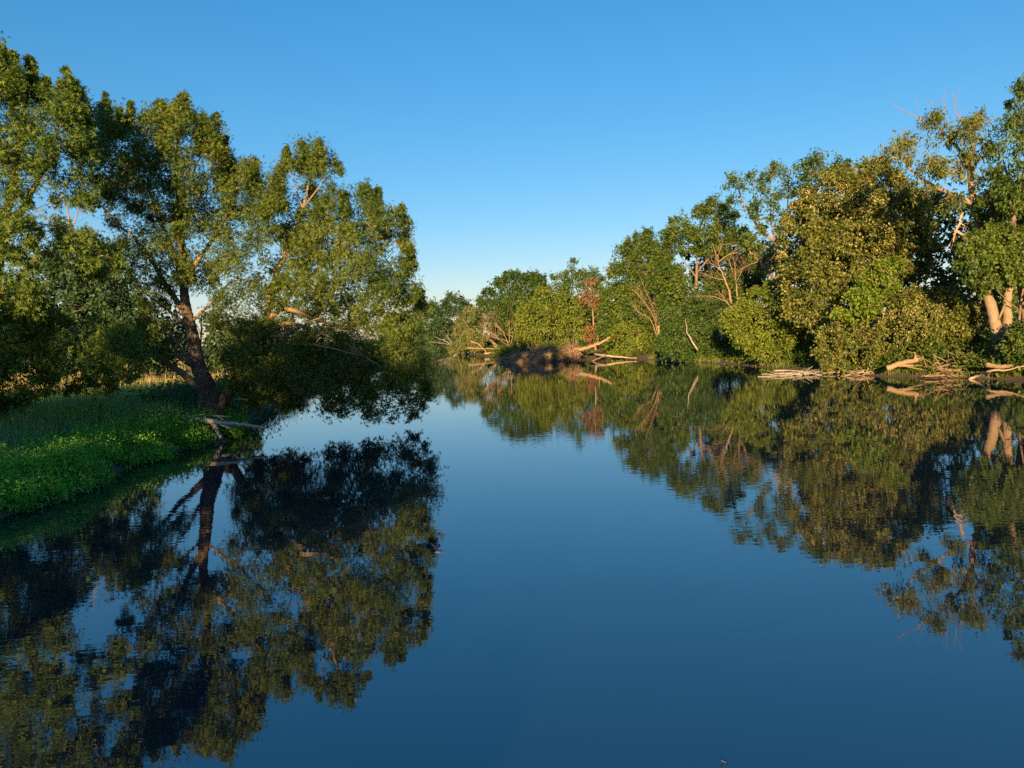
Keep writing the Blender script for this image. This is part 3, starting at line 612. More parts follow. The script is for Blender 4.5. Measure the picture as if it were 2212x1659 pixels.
tree('vine_thicket', 'yellow green vine covered thicket at the water below the leaning trunk', 71,
     [([(1556, 700), (1590, 650), (1630, 625), (1680, 600), (1715, 640), (1745, 690), (1775, 720), (1790, 782), (1700, 792), (1640, 785), (1600, 750)], 1.3)],
     mat='yellow', seed=49, leaf=(.22, .15), per=190, clump=.75, dens=1.6, thick=3.5, trunk_r=.14, cat='thicket')
tree('dark_thicket', 'dark green shaded bush behind the white snag at the waterline', 86,
     [([(1416, 745), (1420, 700), (1440, 680), (1470, 665), (1500, 640), (1530, 650), (1570, 660), (1600, 690), (1590, 740), (1550, 768), (1490, 776), (1430, 768)], 1.6)],
     mat='dark', seed=50, leaf=(.24, .16), per=180, clump=.85, dens=1.3, thick=3, trunk_r=.12, cat='bush')  # dark leaf colour stands in for the shade cast on this bush
tree('bright_maple', 'bright yellow green maple boughs in front of the linden trunk', 57,
     [([(1806, 690), (1815, 660), (1838, 622), (1862, 590), (1884, 566), (1917, 557), (1954, 568), (1964, 600), (1930, 640), (1905, 660), (1880, 690), (1850, 700)], 1.3)],
     mat='lime', bark='tanbark', seed=51, leaf=(.20, .15), per=210, clump=.8, dens=2.0, thick=3, flat=.5, base=(26.5, 59), trunk_r=.16)
tree('elder_bush', 'cream speckled bush at the water below the bright maple', 58,
     [([(1758, 790), (1760, 740), (1785, 710), (1820, 695), (1860, 700), (1890, 720), (1900, 770), (1880, 796), (1800, 800)], 1.6)],
     mat='linden', seed=52, leaf=(.20, .15), per=190, clump=.7, dens=1.8, thick=2.5, blossoms=.2, trunk_r=.12, cat='bush')
tree('elder_bush', 'wide cream speckled bush between the bright maple and the forked pale trunk', 55.5,
     [([(1870, 745), (1900, 690), (1925, 650), (1985, 625), (2040, 630), (2090, 650), (2122, 690), (2125, 740), (2090, 765), (2040, 750), (1990, 772), (1950, 750), (1920, 790), (1875, 790)], 1.5)],
     mat='linden', seed=53, leaf=(.19, .14), per=220, clump=.72, dens=1.9, thick=2.2, blossoms=.2, trunk_r=.14, cat='bush')
tree('walnut_tree', 'tall tree with a forked pale trunk and dead twigs at its top', 51,
     [([(1985, 285), (1995, 258), (2020, 245), (2045, 232), (2062, 250), (2070, 300), (2045, 340), (2010, 320)], .55, 0, 1.6),
      ([(2050, 300), (2075, 262), (2100, 255), (2120, 238), (2140, 268), (2150, 310), (2155, 370), (2130, 400), (2060, 395), (2035, 350)], .9),
      ([(1890, 340), (1905, 318), (1935, 298), (1960, 292), (1990, 296), (2020, 330), (2045, 380), (2025, 425), (1985, 420), (1950, 400), (1915, 375)], .8, -1.0, 2),
      ([(2105, 390), (2150, 380), (2230, 400), (2230, 520), (2130, 520), (2120, 450)], .8, 1.5),
      ([(2030, 440), (2050, 420), (2090, 420), (2105, 450), (2060, 462)], .9, -1.0, 1)],
     [([(2160, 752), (2158, 738), (2152, 712), (2141, 661), (2131, 632), (2124, 600), (2118, 540), (2110, 460), (2100, 417), (2097, 381), (2090, 350), (2086, 330)], .42, .14),
      ([(2160, 742, -.1), (2172, 720, -.2), (2176, 690, -.2), (2176, 656, -.1), (2181, 617), (2190, 560), (2196, 500)], .36, .2),
      ([(2157, 690, -.3), (2168, 664, -.5), (2172, 645, -.6)], .08, .05),
      ([(2088, 345), (2068, 318), (2048, 298), (2029, 276), (1990, 259), (1955, 240), (1924, 223)], .12, .008, 'brownwood'),
      ([(2097, 380), (2110, 350), (2136, 332), (2146, 316)], .13, .06),
      ([(2102, 352), (2098, 310), (2085, 270), (2062, 240), (2068, 205), (2075, 186)], .07, .006, 'brownwood'),
      ([(2060, 310), (2048, 270), (2043, 240), (2042, 190)], 0.036, .006, 'brownwood'), ([(2044, 245), (2036, 215), (2034, 205)], 0.018, .006, 'brownwood'), ([(2064, 225), (2058, 205), (2060, 195)], 0.018, .006, 'brownwood'),
      ([(1990, 259), (1982, 230), (1978, 208)], 0.018, .006, 'brownwood'), ([(2010, 268), (2006, 235), (2000, 215)], 0.018, .006, 'brownwood'), ([(2072, 262), (2074, 240), (2070, 222)], 0.018, .006, 'brownwood'),
      ([(2100, 440), (2046, 415), (2014, 400), (1978, 376), (1958, 354), (1935, 320)], .17, .03)],
     mat='linden', bark='palebark', seed=54, leaf=(.26, .1), per=105, clump=.75, dens=1.9, thick=3, droop=.9, up=.4, limbmat='palebark')
tree('walnut_tree', 'tall tree at the bank beside the forked trunk, with rising forked limbs', 48,
     [([(2140, 330), (2150, 285), (2165, 270), (2180, 225), (2196, 190), (2230, 160), (2300, 150), (2400, 200), (2400, 420), (2300, 480), (2200, 480), (2165, 440), (2150, 390)], .95)],
     [([(2225, 745, 6), (2212, 650, 5), (2192, 540, 3), (2187, 471), (2196, 430), (2206, 400), (2220, 340), (2240, 260)], .32, .05), ([(2196, 430), (2185, 395), (2172, 371), (2165, 330)], .16, .03), ([(2206, 400), (2250, 330), (2300, 260)], .16, .03)],
     mat='green', bark='palebark', seed=55, leaf=(.26, .11), per=120, clump=.75, dens=1.9, thick=3, droop=.9)
tree('ivy_mass', 'dense green ivy curtain hanging around the upper forked trunk', 48.6,
     [([(2085, 520), (2095, 450), (2125, 425), (2160, 440), (2215, 415), (2400, 420), (2400, 560), (2085, 560)], .75, .8),
      ([(2072, 580), (2080, 535), (2105, 505), (2150, 495), (2230, 495), (2400, 490), (2400, 640), (2240, 640), (2195, 612), (2160, 612), (2150, 632), (2138, 655), (2118, 615), (2098, 640), (2085, 600)], 1.4)],
     mat='green', bark='tanbark', seed=56, leaf=(.17, .14), per=170, clump=.62, dens=2.3, thick=1.8, base=(33.5, 51), trunk_r=.12, cat='ivy', up=.1, droop=.8)
tree('bank_bush', 'leafy green bush on the grass at the foot of the forked trunk', 47,
     [([(2172, 770), (2178, 730), (2200, 705), (2240, 690), (2400, 680), (2400, 810), (2240, 800), (2190, 790)], 1.5)],
     mat='green', seed=57, leaf=(.18, .13), per=190, clump=.62, dens=2.2, thick=2, trunk_r=.1, cat='bush')
bare('broken_limb', 'broken pale dead limb hanging in the crown beside the forked trunk', 50,
     [([(2078, 458), (2074, 478), (2066, 496), (2060, 512), (2060, 530)], .1, .03), ([(2064, 500), (2076, 505), (2086, 512), (2092, 525), (2100, 540)], .09, .05), ([(2072, 480), (2084, 488)], .05, .02)], mat='palewood', seed=58, twigs=14, tlen=1.0, tr=.012, cat='dead limb', main='limb', other='branch')
# the wood behind them
for i, (poly, D, lab) in enumerate([
    ([(1280, 760), (1290, 660), (1330, 610), (1400, 610), (1470, 600), (1490, 760)], 124, 'green tree in the wood behind the bare many stemmed shrub'),
    ([(1420, 760), (1430, 610), (1470, 560), (1540, 520), (1620, 510), (1700, 560), (1710, 760)], 106, 'green tree in the wood behind the vine covered thicket'),
    ([(1690, 770), (1700, 500), (1760, 450), (1840, 430), (1920, 440), (1960, 770)], 86, 'dark tree in the wood behind the cream blossoming linden'),
    ([(1940, 760), (1950, 440), (2010, 420), (2100, 420), (2250, 380), (2420, 380), (2420, 780)], 68, 'dark tree in the wood behind the forked pale trunk'),
    ([(985, 756), (990, 690), (1040, 650), (1110, 660), (1130, 756)], 160, 'dark tree in the wood behind the olive willow'),
    ([(1090, 755), (1100, 690), (1170, 660), (1280, 650), (1300, 755)], 146, 'green tree in the wood behind the slim golden tree')]):
    tree('woodland_tree', lab, D, [(poly, 1.0)], mat='dark', seed=70 + i, leaf=(.42, .3), per=100, clump=1.4, dens=.6, thick=3.5, trunk_r=.3)
# trees on the near left bank behind the camera: they keep the low sun off the bank
for i in range(7):
    rngt = np.random.default_rng(300 + i)
    x0 = -64 + i * 8.2; y0 = -27 + rngt.uniform(-2, 2); H_ = (12.7 if x0 > -40 else 11.0) + rngt.uniform(-.4, .4)
    z0 = ground_z(x0, y0) - .1
    root = empty('shade_tree', (x0, y0, z0), 'leafy bank tree in the row that shades the near grass', 'tree', 'shade trees behind the viewpoint')
    tb = TB(); tb.tube([(x0, y0, z0), (x0 + .1, y0, z0 + 2), (x0, y0, z0 + H_ * .8)], [.3, .24, .06], 8); obj('trunk', tb.mesh('trunk', (x0, y0, z0)), M['bark'], root)
    C = rngt.uniform(-1, 1, (170, 3)); C = C[(np.abs(C) ** 3).sum(1) < 1] * np.array([6, 3.2, H_ * .5 - .4]) + np.array([x0, y0, z0 + H_ * .5])
    pos, d, n, Lf, Wf = grow_leaves(rngt, C, np.full(len(C), 1.3), C.mean(0), 60, 6, .3, .7, .5, .3)
    k_ = pos[:, 2] > .3
    obj('crown', leaves_mesh('crown', pos[k_], d[k_], n[k_], Lf[k_], Wf[k_], (x0, y0, z0)), M['green'], root, kind='stuff')
print('leaf tris', TOTAL[0])

# ------------------------------------------------------------------ grass, weeds, undergrowth
def blades(name, xy, h, wd, mat, rng, label, lean=.35, zoff=-.03):
    k = len(xy); z = height(xy[:, 0], xy[:, 1]) + zoff
    b = np.column_stack([xy, z]); th = rng.uniform(0, 2 * np.pi, k); s = np.column_stack([np.cos(th), np.sin(th), np.zeros(k)]) * (wd * .5)[:, None]
    ph = rng.uniform(0, 2 * np.pi, k); ln = np.abs(rng.standard_normal(k)) * lean; ld = np.column_stack([np.cos(ph), np.sin(ph), np.zeros(k)]) * (h * ln)[:, None]
    up = np.column_stack([np.zeros(k), np.zeros(k), h])
    mid = b + up * .6 + ld * .35; tip = b + up * np.clip(1 - ln * .35, .45, 1)[:, None] + ld
    v = np.stack([b - s, b + s, mid + s * .75, mid - s * .75, tip], 1).reshape(-1, 3); o = np.arange(k)[:, None] * 5
    me = mesh_np(name, v, [o + np.array([[0, 1, 2, 3]]), o + np.array([[3, 2, 4]])])
    return obj(name, me, M[mat], kind='stuff', label=label, cat='grass')

def scatter(rng, n, x0, x1, y0, y1, sd0, sd1, keep=None):
    out = np.zeros((0, 2))
    for _ in range(40):
        p = rng.uniform((x0, y0), (x1, y1), (n * 2, 2)); sd = land_sd(p[:, 0], p[:, 1]); k = (sd > sd0) & (sd < sd1)
        if keep is not None: k &= keep(p, sd, rng)
        out = np.vstack([out, p[k]])
        if len(out) >= n: break
    return out[:n]

rg = np.random.default_rng(77)
near = lambda p, sd, r: r.random(len(p)) < np.clip(22 / p[:, 1], .12, 1) ** 1.5
xy = scatter(rg, 46000, -34, -11.5, 13, 62, .25, 22, near)
hh = (.32 + .5 * vnoise(xy[:, 0], xy[:, 1], 2.3, 5) * sstep(.5, 5, land_sd(xy[:, 0], xy[:, 1]))) * rg.uniform(.6, 1.25, len(xy))
blades('bank_grass', xy, hh, rg.uniform(.012, .024, len(xy)), 'grass', rg, 'deep green uneven grass covering the near left bank')
reedy = lambda p, sd, r: (vnoise(p[:, 0], p[:, 1], 3.5, 9) > .5) & near(p, sd, r)
xy = scatter(rg, 26000, -34, -13, 16, 50, 2.2, 16, reedy)
blades('tall_grass', xy, rg.uniform(.55, 1.15, len(xy)), rg.uniform(.012, .026, len(xy)), 'reed', rg, 'grey green tall arching grass in patches on the near left bank', .45)
xy = scatter(rg, 28000, -80, -14.5, 50, 135, 1.5, 90, lambda p, sd, r: (r.random(len(p)) < np.clip(60 / p[:, 1], .2, 1) ** 1.5))
blades('meadow_grass', xy, rg.uniform(.5, 1.25, len(xy)), rg.uniform(.03, .07, len(xy)), 'hay', rg, 'dry golden meadow grass lit by the sun behind the maples', .3)

def low_plants(name, label, rng, xy, rad, per, leaf, mat, cat, zup=.5, compound=False):
    z = height(xy[:, 0], xy[:, 1]); C = np.column_stack([xy, z + rad * zup])
    pos, d, n, Lf, Wf = grow_leaves(rng, C, rad, C.mean(0) - np.array([0, 0, 60.]), per, 6, .8, leaf[0], leaf[1], .2, spread=.25)
    n = nrm(n + np.array([0, 0, .8])); k = pos[:, 2] > .02
    me = leaves_mesh(name, pos[k], d[k], n[k], Lf[k], Wf[k], (0, 0, 0), compound); TOTAL[0] += len(me.polygons) * 2
    o = obj(name, me, M[mat], kind='stuff', label=label, cat=cat); return C
DW = np.array([G(405, 906, .9)[:2], G(475, 914, .8)[:2], G(575, 925, .58)[:2], G(475, 914, .8)[:2], G(486, 958, -.1)[:2], G(482, 985, 0)[:2]])
xy = scatter(rg, 1500, -22, -11.5, 15, 37, -.25, 5.5, lambda p, sd, r: (r.random(len(p)) < np.exp(-sd * .45)) & (vnoise(p[:, 0], p[:, 1], 1.6, 12) > .22) & (edge_dist(p, DW, False) > .55))
WC = low_plants('bank_weeds', 'lush bright green leafy weeds along the near water edge', rg, xy, rg.uniform(.2, .42, len(xy)), 54, (.12, .045), 'weed', 'weeds')
fxy = scatter(rg, 420, -18, -12, 20, 36, .3, 3.6, lambda p, sd, r: vnoise(p[:, 0], p[:, 1], 2.2, 15) > .45)
fz = height(fxy[:, 0], fxy[:, 1]) + rg.uniform(.35, .62, len(fxy))
fp = np.repeat(np.column_stack([fxy, fz]), 4, 0) + rg.standard_normal((len(fxy) * 4, 3)) * .03; kf = len(fp)
obj('yellow_flowers', leaves_mesh('yellow_flowers', fp, nrm(rg.standard_normal((kf, 3))), nrm(rg.standard_normal((kf, 3)) + np.array([0, -1, .6])), np.full(kf, .045), np.full(kf, .035), (0, 0, 0)), M['yflower'], kind='stuff', label='tiny yellow flowers dotted over the weeds of the near bank', cat='flowers')
# right bank ground cover
for nm, lb, mt, nn, sdr, rr, ns in (('undergrowth', 'low green undergrowth covering the right bank under the trees', 'green', 900, (.5, 9), (.4, .95), 21),
                                ('bank_weeds', 'sunlit yellow green weeds along the right bank water edge', 'yellow', 520, (.25, 4), (.25, .55), 23)):
    xy = scatter(rg, nn, -14, 42, 40, 175, sdr[0], sdr[1], lambda p, sd, r: (p[:, 0] > -12 + np.clip(p[:, 1] - 110, 0, 99) * -.1) & (vnoise(p[:, 0], p[:, 1], 4.0, ns) > .36) & (r.random(len(p)) < np.clip(75 / p[:, 1], .3, 1)))
    low_plants(nm, lb, rg, xy, rg.uniform(rr[0], rr[1], len(xy)), 56, (.24, .15), mt, 'weeds', .35)
xy = scatter(rg, 420, -34, -12, 36, 150, .1, 5, lambda p, sd, r: r.random(len(p)) < np.clip(50 / p[:, 1], .25, 1))
low_plants('undergrowth', 'dark leafy undergrowth along the left bank beyond the leaning maple', rg, xy, rg.uniform(.35, .9, len(xy)), 66, (.22, .12), 'dark', 'weeds', .4)
xy = scatter(rg, 9000, 15, 45, 36, 112, .15, 2.6, lambda p, sd, r: vnoise(p[:, 0], p[:, 1], 5.0, 31) > .5)
blades('shore_grass', xy, rg.uniform(.2, .5, len(xy)), rg.uniform(.03, .06, len(xy)), 'shoregrass', rg, 'bright sunlit grass tufts at the foot of the right bank', .4)

# single plants on the left bank
def plant(name, label, u, v, z, nst, hgt, mat, leaf, cat, seed, flower=None, group=None):
    r = np.random.default_rng(seed); b = G(u, v, z); b[2] = ground_z(b[0], b[1]) - .02
    root = empty(name, b, label, cat, group); tb = TB(); pp, dd, nn_ = [], [], []; tips = []
    for _ in range(nst):
        d = nrm(np.array([r.normal() * .35, r.normal() * .35, 1])); t_ = b + d * hgt * r.uniform(.6, 1.1); tb.tube([b + r.standard_normal(3) * np.array([.05, .05, 0]), (b + t_) / 2 + r.standard_normal(3) * .03, t_], [.008, .006, .003], 4, cap=False); tips.append(t_)
        for f in np.linspace(.3, 1, 12):
            for _k in range(3):
                pp.append(b + (t_ - b) * f + r.standard_normal(3) * .03); dd.append(nrm(d * .4 + r.standard_normal(3) * .7)); nn_.append(nrm(np.array([0, -.5, .8]) + r.standard_normal(3) * .4))
    obj('stems', tb.mesh('stems', b), M['grass'], root, kind='stuff')
    k = len(pp); obj('leaves', leaves_mesh('leaves', np.array(pp), np.array(dd), np.array(nn_), np.full(k, leaf[0]), np.full(k, leaf[1]), b), M[mat], root, kind='stuff')
    if flower:
        for t_ in tips[:flower]:
            q = np.repeat(t_[None], 40, 0) + r.standard_normal((40, 3)) * np.array([.07, .07, .03]); obj('flower_head', leaves_mesh('flower_head', q, nrm(r.standard_normal((40, 3))), nrm(r.standard_normal((40, 3)) + np.array([0, -.5, .8])), np.full(40, .06), np.full(40, .045), b), M['pflower'], root)
    return root
plant('sapling', 'lime green young sapling standing out of the dark bank grass', 205, 910, .9, 7, .85, 'sap', (.2, .1), 'sapling', 401)
plant('sapling', 'smaller lime green seedling behind the lime green sapling', 232, 892, .95, 5, .6, 'sap', (.17, .08), 'sapling', 404)
plant('pink_flower', 'pink flowered weed by the water edge with one broad flower head', 66, 1045, .5, 5, .75, 'weed', (.14, .05), 'flower', 402, 1)
plant('pink_flower', 'pink flowered weed with three small heads in the bank weeds', 18, 1032, .5, 6, .8, 'weed', (.14, .05), 'flower', 403, 3)

# ------------------------------------------------------------------ dead wood
def log(name, label, parts, mat, seed, cat='log', group=None, main='log', D=None):
    """parts: list of ([(u, v, z)...], r0, r1)"""
    r = np.random.default_rng(seed); W = [np.array([(G(*q) if D is None else P(q[0], q[1], D)) for q in pts]) for pts, _, _ in parts]; b0 = W[0][0]
    if len(parts) == 1:
        sp = smooth_path(W[0], 6); sp = sp + r.standard_normal(sp.shape) * parts[0][1] * .12; tb = TB(); tb.tube(sp, np.linspace(parts[0][1], parts[0][2], len(sp)), 8, r, .07)
        return obj(name, tb.mesh(name, b0), M[mat], origin=b0, label=label, cat=cat, group=group)
    root = empty(name, b0, label, cat, group)
    for i, (w_, (pts, a, b)) in enumerate(zip(W, parts)):
        sp = smooth_path(w_, 6); sp = sp + r.standard_normal(sp.shape) * a * .12; tb = TB(); tb.tube(sp, np.linspace(a, b, len(sp)), 8, r, .07)
        obj(main if i == 0 else 'branch', tb.mesh('log', b0), M[mat], root)
    return root
log('driftwood', 'large bleached grey driftwood branch lying from the maple foot out over the water',
    [([(405, 903, .95), (440, 908, .9), (475, 912, .85), (520, 916, .75), (560, 922, .62), (575, 925, .58)], .13, .04), ([(455, 908, .85), (466, 925, .55), (474, 942, .25), (486, 958, -.12)], .11, .07),
     ([(462, 915, .72), (480, 917, .66), (500, 928, .5)], .08, .05), ([(498, 925, .52), (507, 922, .6)], .04, .02), ([(540, 920, .7), (550, 926, .55)], .03, .015), ([(560, 922, .62), (574, 914, .72)], .03, .012), ([(520, 916, .78), (535, 911, .86)], .035, .015)], 'silverwood', 501, 'driftwood')
log('driftwood', 'slim grey forked stick lying across the foot of the maple trunk',
    [([(395, 904, 1.0), (430, 896, 1.08), (450, 897, 1.06), (500, 900, .95)], .035, .012), ([(468, 898, 1.0), (485, 908, .85), (492, 914, .75)], .02, .012)], 'silverwood', 502, 'driftwood')
log('dead_stalk', 'thin arched dead stalk leaning out of the bank grass', [([(352, 906, 1.0), (362, 892, 1.25), (388, 866, 1.75)], .018, .006)], 'greywood', 503, 'stalk')
log('dead_stalk', 'short dead stalk just beside the maple driftwood', [([(362, 908, 1.0), (375, 900, 1.1), (388, 893, 1.3)], .02, .008)], 'greywood', 504, 'stalk')
log('fallen_log', 'dark rotting log half buried in grass left of the maple foot', [([(282, 922, .85), (310, 916, .92), (345, 912, .95)], .1, .07)], 'brownwood', 505)

def sticks(name, label, cu, cv, cz, wx_, wy_, hz, n, mat, seed, cat, ln=(1.0, 3.0), r=(.02, .06), mound=None, group=None, flat=.3):
    """brush heap: sticks strewn over a low mound"""
    rr = np.random.default_rng(seed); b = G(cu, cv, cz); b[2] = 0.0
    root = empty(name, b, label, cat, group)
    if mound:
        k = 26; a = np.linspace(-1, 1, k); X, Y = np.meshgrid(a, a); rad = np.sqrt(X ** 2 + Y ** 2)
        Z = hz * .8 * np.clip(1 - rad ** 2, 0, 1) ** .6 * (.75 + .5 * vnoise(X * 3 + seed, Y * 3, .7, 4)) - .15
        i_ = (np.arange(k - 1)[:, None] * k + np.arange(k - 1)[None]).ravel()
        obj('mound', mesh_np('mound', np.stack([X.ravel() * wx_, Y.ravel() * wy_, Z.ravel()], 1), [np.stack([i_, i_ + 1, i_ + k + 1, i_ + k], 1)], True), M[mound], root)
    tb = TB()
    for _ in range(n):
        q = rr.uniform(-1, 1, 2)
        if (q ** 2).sum() > 1: q = q / (q ** 2).sum()
        top = hz * (1 - (q ** 2).sum()) ** .6 if (q ** 2).sum() < 1 else 0
        c = np.array([q[0] * wx_, q[1] * wy_, top * rr.uniform(.4, 1.05) + .05]); d = nrm(np.array([rr.normal(), rr.normal() * .6, rr.normal() * flat])); l = rr.uniform(*ln)
        d2 = nrm(d + rr.standard_normal(3) * .25); pa = c - d * l * .5; pb = c + d2 * l * .5; pa[2] = max(pa[2], .0); pb[2] = max(pb[2], .0); a0 = rr.uniform(*r)
        tb.tube([pa, c + rr.standard_normal(3) * .06, pb], [a0, a0 * .8, a0 * .4], 5, cap=False)
    obj('sticks', tb.mesh('sticks', (0, 0, 0)), M[mat], root, kind='stuff'); return root
sticks('root_heap', 'long dark heap of muddy roots and brush at the waterline', 1172, 777, .2, 6.0, 2.6, 2.2, 300, 'mudwood', 510, 'brush heap', (.8, 2.6), (.02, .06), 'mudwood')
def rootplate(name, label, parts, cu, cv, cz, rad, mat, seed):
    o = log(name, label, parts, mat, seed, 'fallen tree', main='trunk', D=cz); r = np.random.default_rng(seed); c = P(cu, cv, cz); off = np.array(o.location)
    tb = TB()
    for _ in range(90):
        d = nrm(np.array([r.normal() * .8, r.normal() * .6 - .3, r.normal()])); q1 = c + d * rad * .5; q2 = q1 + nrm(d + r.standard_normal(3) * .5) * rad * r.uniform(.3, .7); q3 = q2 + nrm(d + np.array([0, 0, -.8]) + r.standard_normal(3) * .5) * rad * .4
        tb.tube([c, q1, q2, q3], np.array([.07, .05, .03, .012]) * r.uniform(.5, 1.2), 5, cap=False)
    obj('roots', tb.mesh('roots', off), M['brownwood'], o, kind='stuff')
rootplate('fallen_tree', 'upturned root plate with fallen pale trunk at the end of the dark root heap',
          [([(1238, 756, 1.0), (1262, 753, 1.1), (1282, 747, 1.35), (1302, 738, 1.9), (1319, 728, 2.6)], .3, .12), ([(1290, 744, 1.6), (1292, 735, 2.2), (1290, 724, 2.9)], .08, .03)], 1238, 757, 98.5, 1.05, 'drybark', 511)
log('driftwood_log', 'long pale log in the shallows beside the orange soil patch', [([(1284, 765, .75), (1310, 768, .6), (1350, 772, .3), (1375, 774, .2)], .16, .07), ([(1310, 768, .6), (1290, 775, .3), (1280, 780, .05)], .08, .03)], 'palewood', 512)
log('driftwood_log', 'curved grey limb lying on the water below the bare tan shrub', [([(1394, 765, .45), (1420, 769, .35), (1445, 768, .4), (1465, 770, .3), (1484, 774, .1)], .1, .05), ([(1396, 771, .15), (1418, 772, .2), (1440, 769, .35)], .07, .05), ([(1440, 768, .4), (1452, 758, 1.0), (1463, 750, 1.6)], .05, .02)], 'greywood', 513)
log('driftwood_log', 'short pale stick lying on the water below the white snag', [([(1517, 776, .2), (1535, 775, .25), (1552, 777, .12)], .06, .03)], 'palewood', 514)
log('leaning_stick', 'tan pole leaning out of the water under the vine covered thicket', [([(1609, 787, -.05), (1628, 777, .6), (1646, 766, 1.4)], .09, .04)], 'drybark', 515)
log('driftwood_log', 'slim grey log at the water beside the long driftwood raft', [([(1672, 801, .12), (1700, 800, .15), (1735, 802, .1)], .07, .04)], 'greywood', 516)
sticks('driftwood_raft', 'long raft of bleached driftwood sticks below the cream speckled bush', 1790, 806, .05, 4.6, .7, .22, 80, 'greywood', 517, 'driftwood', (.5, 2.2), (.015, .05), flat=.07)
sticks('driftwood_raft', 'pale tangled driftwood under the wide cream speckled bush', 1900, 806, .1, 2.6, .9, .35, 55, 'palewood', 518, 'driftwood', (.5, 1.9), (.015, .055), flat=.1)
log('driftwood_slab', 'thick pale slab of driftwood jammed on the bank under the bushes', [([(1915, 796, .45), (1945, 785, .8), (1975, 779, 1.0), (1992, 775, 1.15)], .2, .12), ([(1975, 779, 1.0), (1978, 768, 1.4), (1974, 760, 1.7)], .1, .04), ([(1940, 790, .6), (1970, 790, .55), (2000, 792, .45)], .1, .04)], 'drybark', 519, D=50.8)
log('standing_stick', 'upright bare stick poking out of the driftwood', [([(1932, 802, .1), (1934, 786, .8), (1933, 770, 1.5)], .04, .02)], 'drybark', 520, 'stick')
sticks('brush_heap', 'heap of tan dead branches at the foot of the forked pale trunk', 2078, 810, .1, 2.2, 1.2, 1.2, 120, 'drybark', 521, 'brush heap', (1.0, 3.0), (.015, .05))
log('driftwood_log', 'pale curved branch sloping into the water beside the bright grass', [([(2092, 819, .0), (2115, 811, .25), (2140, 801, .6), (2175, 799, .65), (2212, 790, .9)], .09, .03), ([(2140, 802, .6), (2136, 810, .35), (2130, 818, .1)], .03, .015)], 'palewood', 522)
log('exposed_root', 'orange brown exposed root under the leafy bank bush', [([(2130, 788, .8), (2160, 792, .7), (2190, 788, .85), (2230, 776, 1.2)], .16, .08)], 'tanbark', 523, 'root', D=45.8)
bare('white_snag', 'bent white dead snag standing before the dark green bush', 81.5, [([(1506, 756), (1491, 730), (1484, 718), (1483, 705), (1480, 690)], .10, .03)], seed=524, twigs=0, mat='greywood', cat='snag')
log('driftwood_log', 'reddish log lying level above the water under the olive willow', [([(1010, 752, 1.4), (1040, 753, 1.3), (1075, 753, 1.3)], .16, .1), ([(1060, 753, 1.3), (1075, 760, .6), (1085, 765, .1)], .14, .1)], 'brownwood', 525, D=142)
log('driftwood_log', 'pale fallen limb dipping into the water beside the dark root heap', [([(1016, 737, 3.0), (1036, 745, 2.2), (1055, 766, .1)], .09, .05), ([(1046, 764, .2), (1068, 762, .35), (1090, 766, .1)], .16, .1), ([(1068, 747, 2.0), (1080, 755, 1.1), (1090, 766, .1)], .12, .1)], 'palewood', 526, D=140)

# ------------------------------------------------------------------ birds and floating bits
def lathe(pts, rad, k=10):
    tb = TB(); tb.tube(pts, rad, k); return tb
def mat_plain(name, col, rough=.6):
    m_, t_, o_ = new_mat(name); p_ = t_.nodes.new('ShaderNodeBsdfPrincipled'); p_.inputs['Roughness'].default_value = rough
    n_ = t_.nodes.new('ShaderNodeTexNoise'); n_.inputs['Scale'].default_value = 60; mx_ = t_.nodes.new('ShaderNodeMixRGB'); mx_.inputs[1].default_value = (*[c * .7 for c in col], 1); mx_.inputs[2].default_value = (*col, 1)
    t_.links.new(n_.outputs['Fac'], mx_.inputs[0]); t_.links.new(mx_.outputs[0], p_.inputs['Base Color']); t_.links.new(p_.outputs[0], o_.inputs[0]); return m_
M['swback'] = mat_plain('swallow back', (.012, .018, .05), .4); M['swbelly'] = mat_plain('swallow belly', (.45, .26, .16))
sw = G(945, 1192, 1.6); root = empty('swallow', sw, 'dark blue swallow with pale belly flying low over the water', 'bird')
sp = np.array([[-.05, 0, -.006], [-.03, 0, -.003], [0, 0, 0], [.035, 0, .004], [.055, 0, .007], [.068, 0, .006], [.076, 0, .004]])
obj('body', lathe(sp, [.004, .012, .018, .018, .013, .010, .002]).mesh('body'), M['swback'], root)
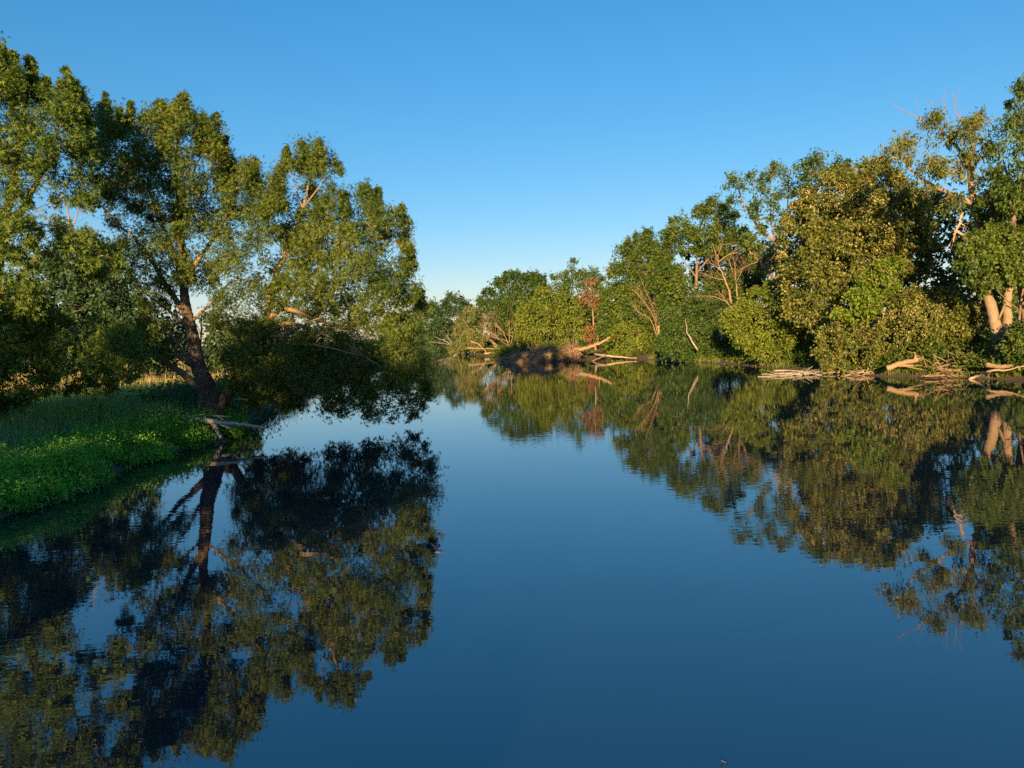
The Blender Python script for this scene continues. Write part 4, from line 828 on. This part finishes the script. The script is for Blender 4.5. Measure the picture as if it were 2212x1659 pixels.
obj('belly', lathe(sp[1:5] - np.array([0, 0, .005]), [.008, .016, .0165, .009]).mesh('belly'), M['swbelly'], root)
for sgn in (1, -1):
    wv = np.array([[.025, 0, .008], [-.01, 0, .008], [.01, sgn * .05, .045], [-.025, sgn * .05, .045], [-.03, sgn * .10, .085], [-.05, sgn * .095, .08], [-.075, sgn * .135, .11]])
    wv2 = np.vstack([wv, wv - np.array([0, 0, .003])])
    f4 = np.array([[0, 1, 3, 2], [2, 3, 5, 4], [8, 7, 9, 10], [9, 11, 12, 10][::1]]); f3 = np.array([[4, 5, 6], [11, 12, 13]])
    obj('wing', mesh_np('wing', wv2, [np.array([[0, 1, 3, 2], [2, 3, 5, 4], [7, 9, 10, 8], [9, 11, 12, 10]]), f3], True), M['swback'], root)
    tv = np.array([[-.045, sgn * .006, -.006], [-.045, 0, -.006], [-.075, sgn * .008, -.012], [-.105, sgn * .018, -.018]])
    obj('tail', mesh_np('tail', tv, [np.array([[0, 1, 2], [0, 2, 3]])]), M['swback'], root)
root.scale = (.78, .78, .78); root.rotation_euler = (.1, -.12, .25)
kq = 46; fu = np.column_stack([rg.uniform(-15, -2, kq), rg.uniform(9, 34, kq)]); fu = fu[land_sd(fu[:, 0], fu[:, 1]) < -.4]; kq = len(fu)
fa = rg.uniform(0, 6.28, kq); fme = leaves_mesh('floating_leaves', np.column_stack([fu, np.full(kq, .006)]), np.column_stack([np.cos(fa), np.sin(fa), np.zeros(kq)]), np.tile([0, 0, 1.], (kq, 1)), rg.uniform(.04, .08, kq), rg.uniform(.025, .05, kq), (0, 0, 0), droop=0)
obj('floating_leaves', fme, M['rust'], kind='stuff', label='few tiny brown leaves floating on the water near the left bank', cat='leaves')
tw = G(1566, 1648, .0); tb = TB(); tb.tube(tw + np.array([[-.042, 0, .03], [-.022, 0, .018], [.0, 0, .008], [.014, 0, .004], [.024, 0, .002]]), [.003, .006, .013, .012, .003], 8)
obj('floating_twig', tb.mesh('floating_twig', tw), M['swback'], origin=tw, label='small dark twig end floating alone on the open blue water', cat='twig')
print('leaf tris', TOTAL[0])
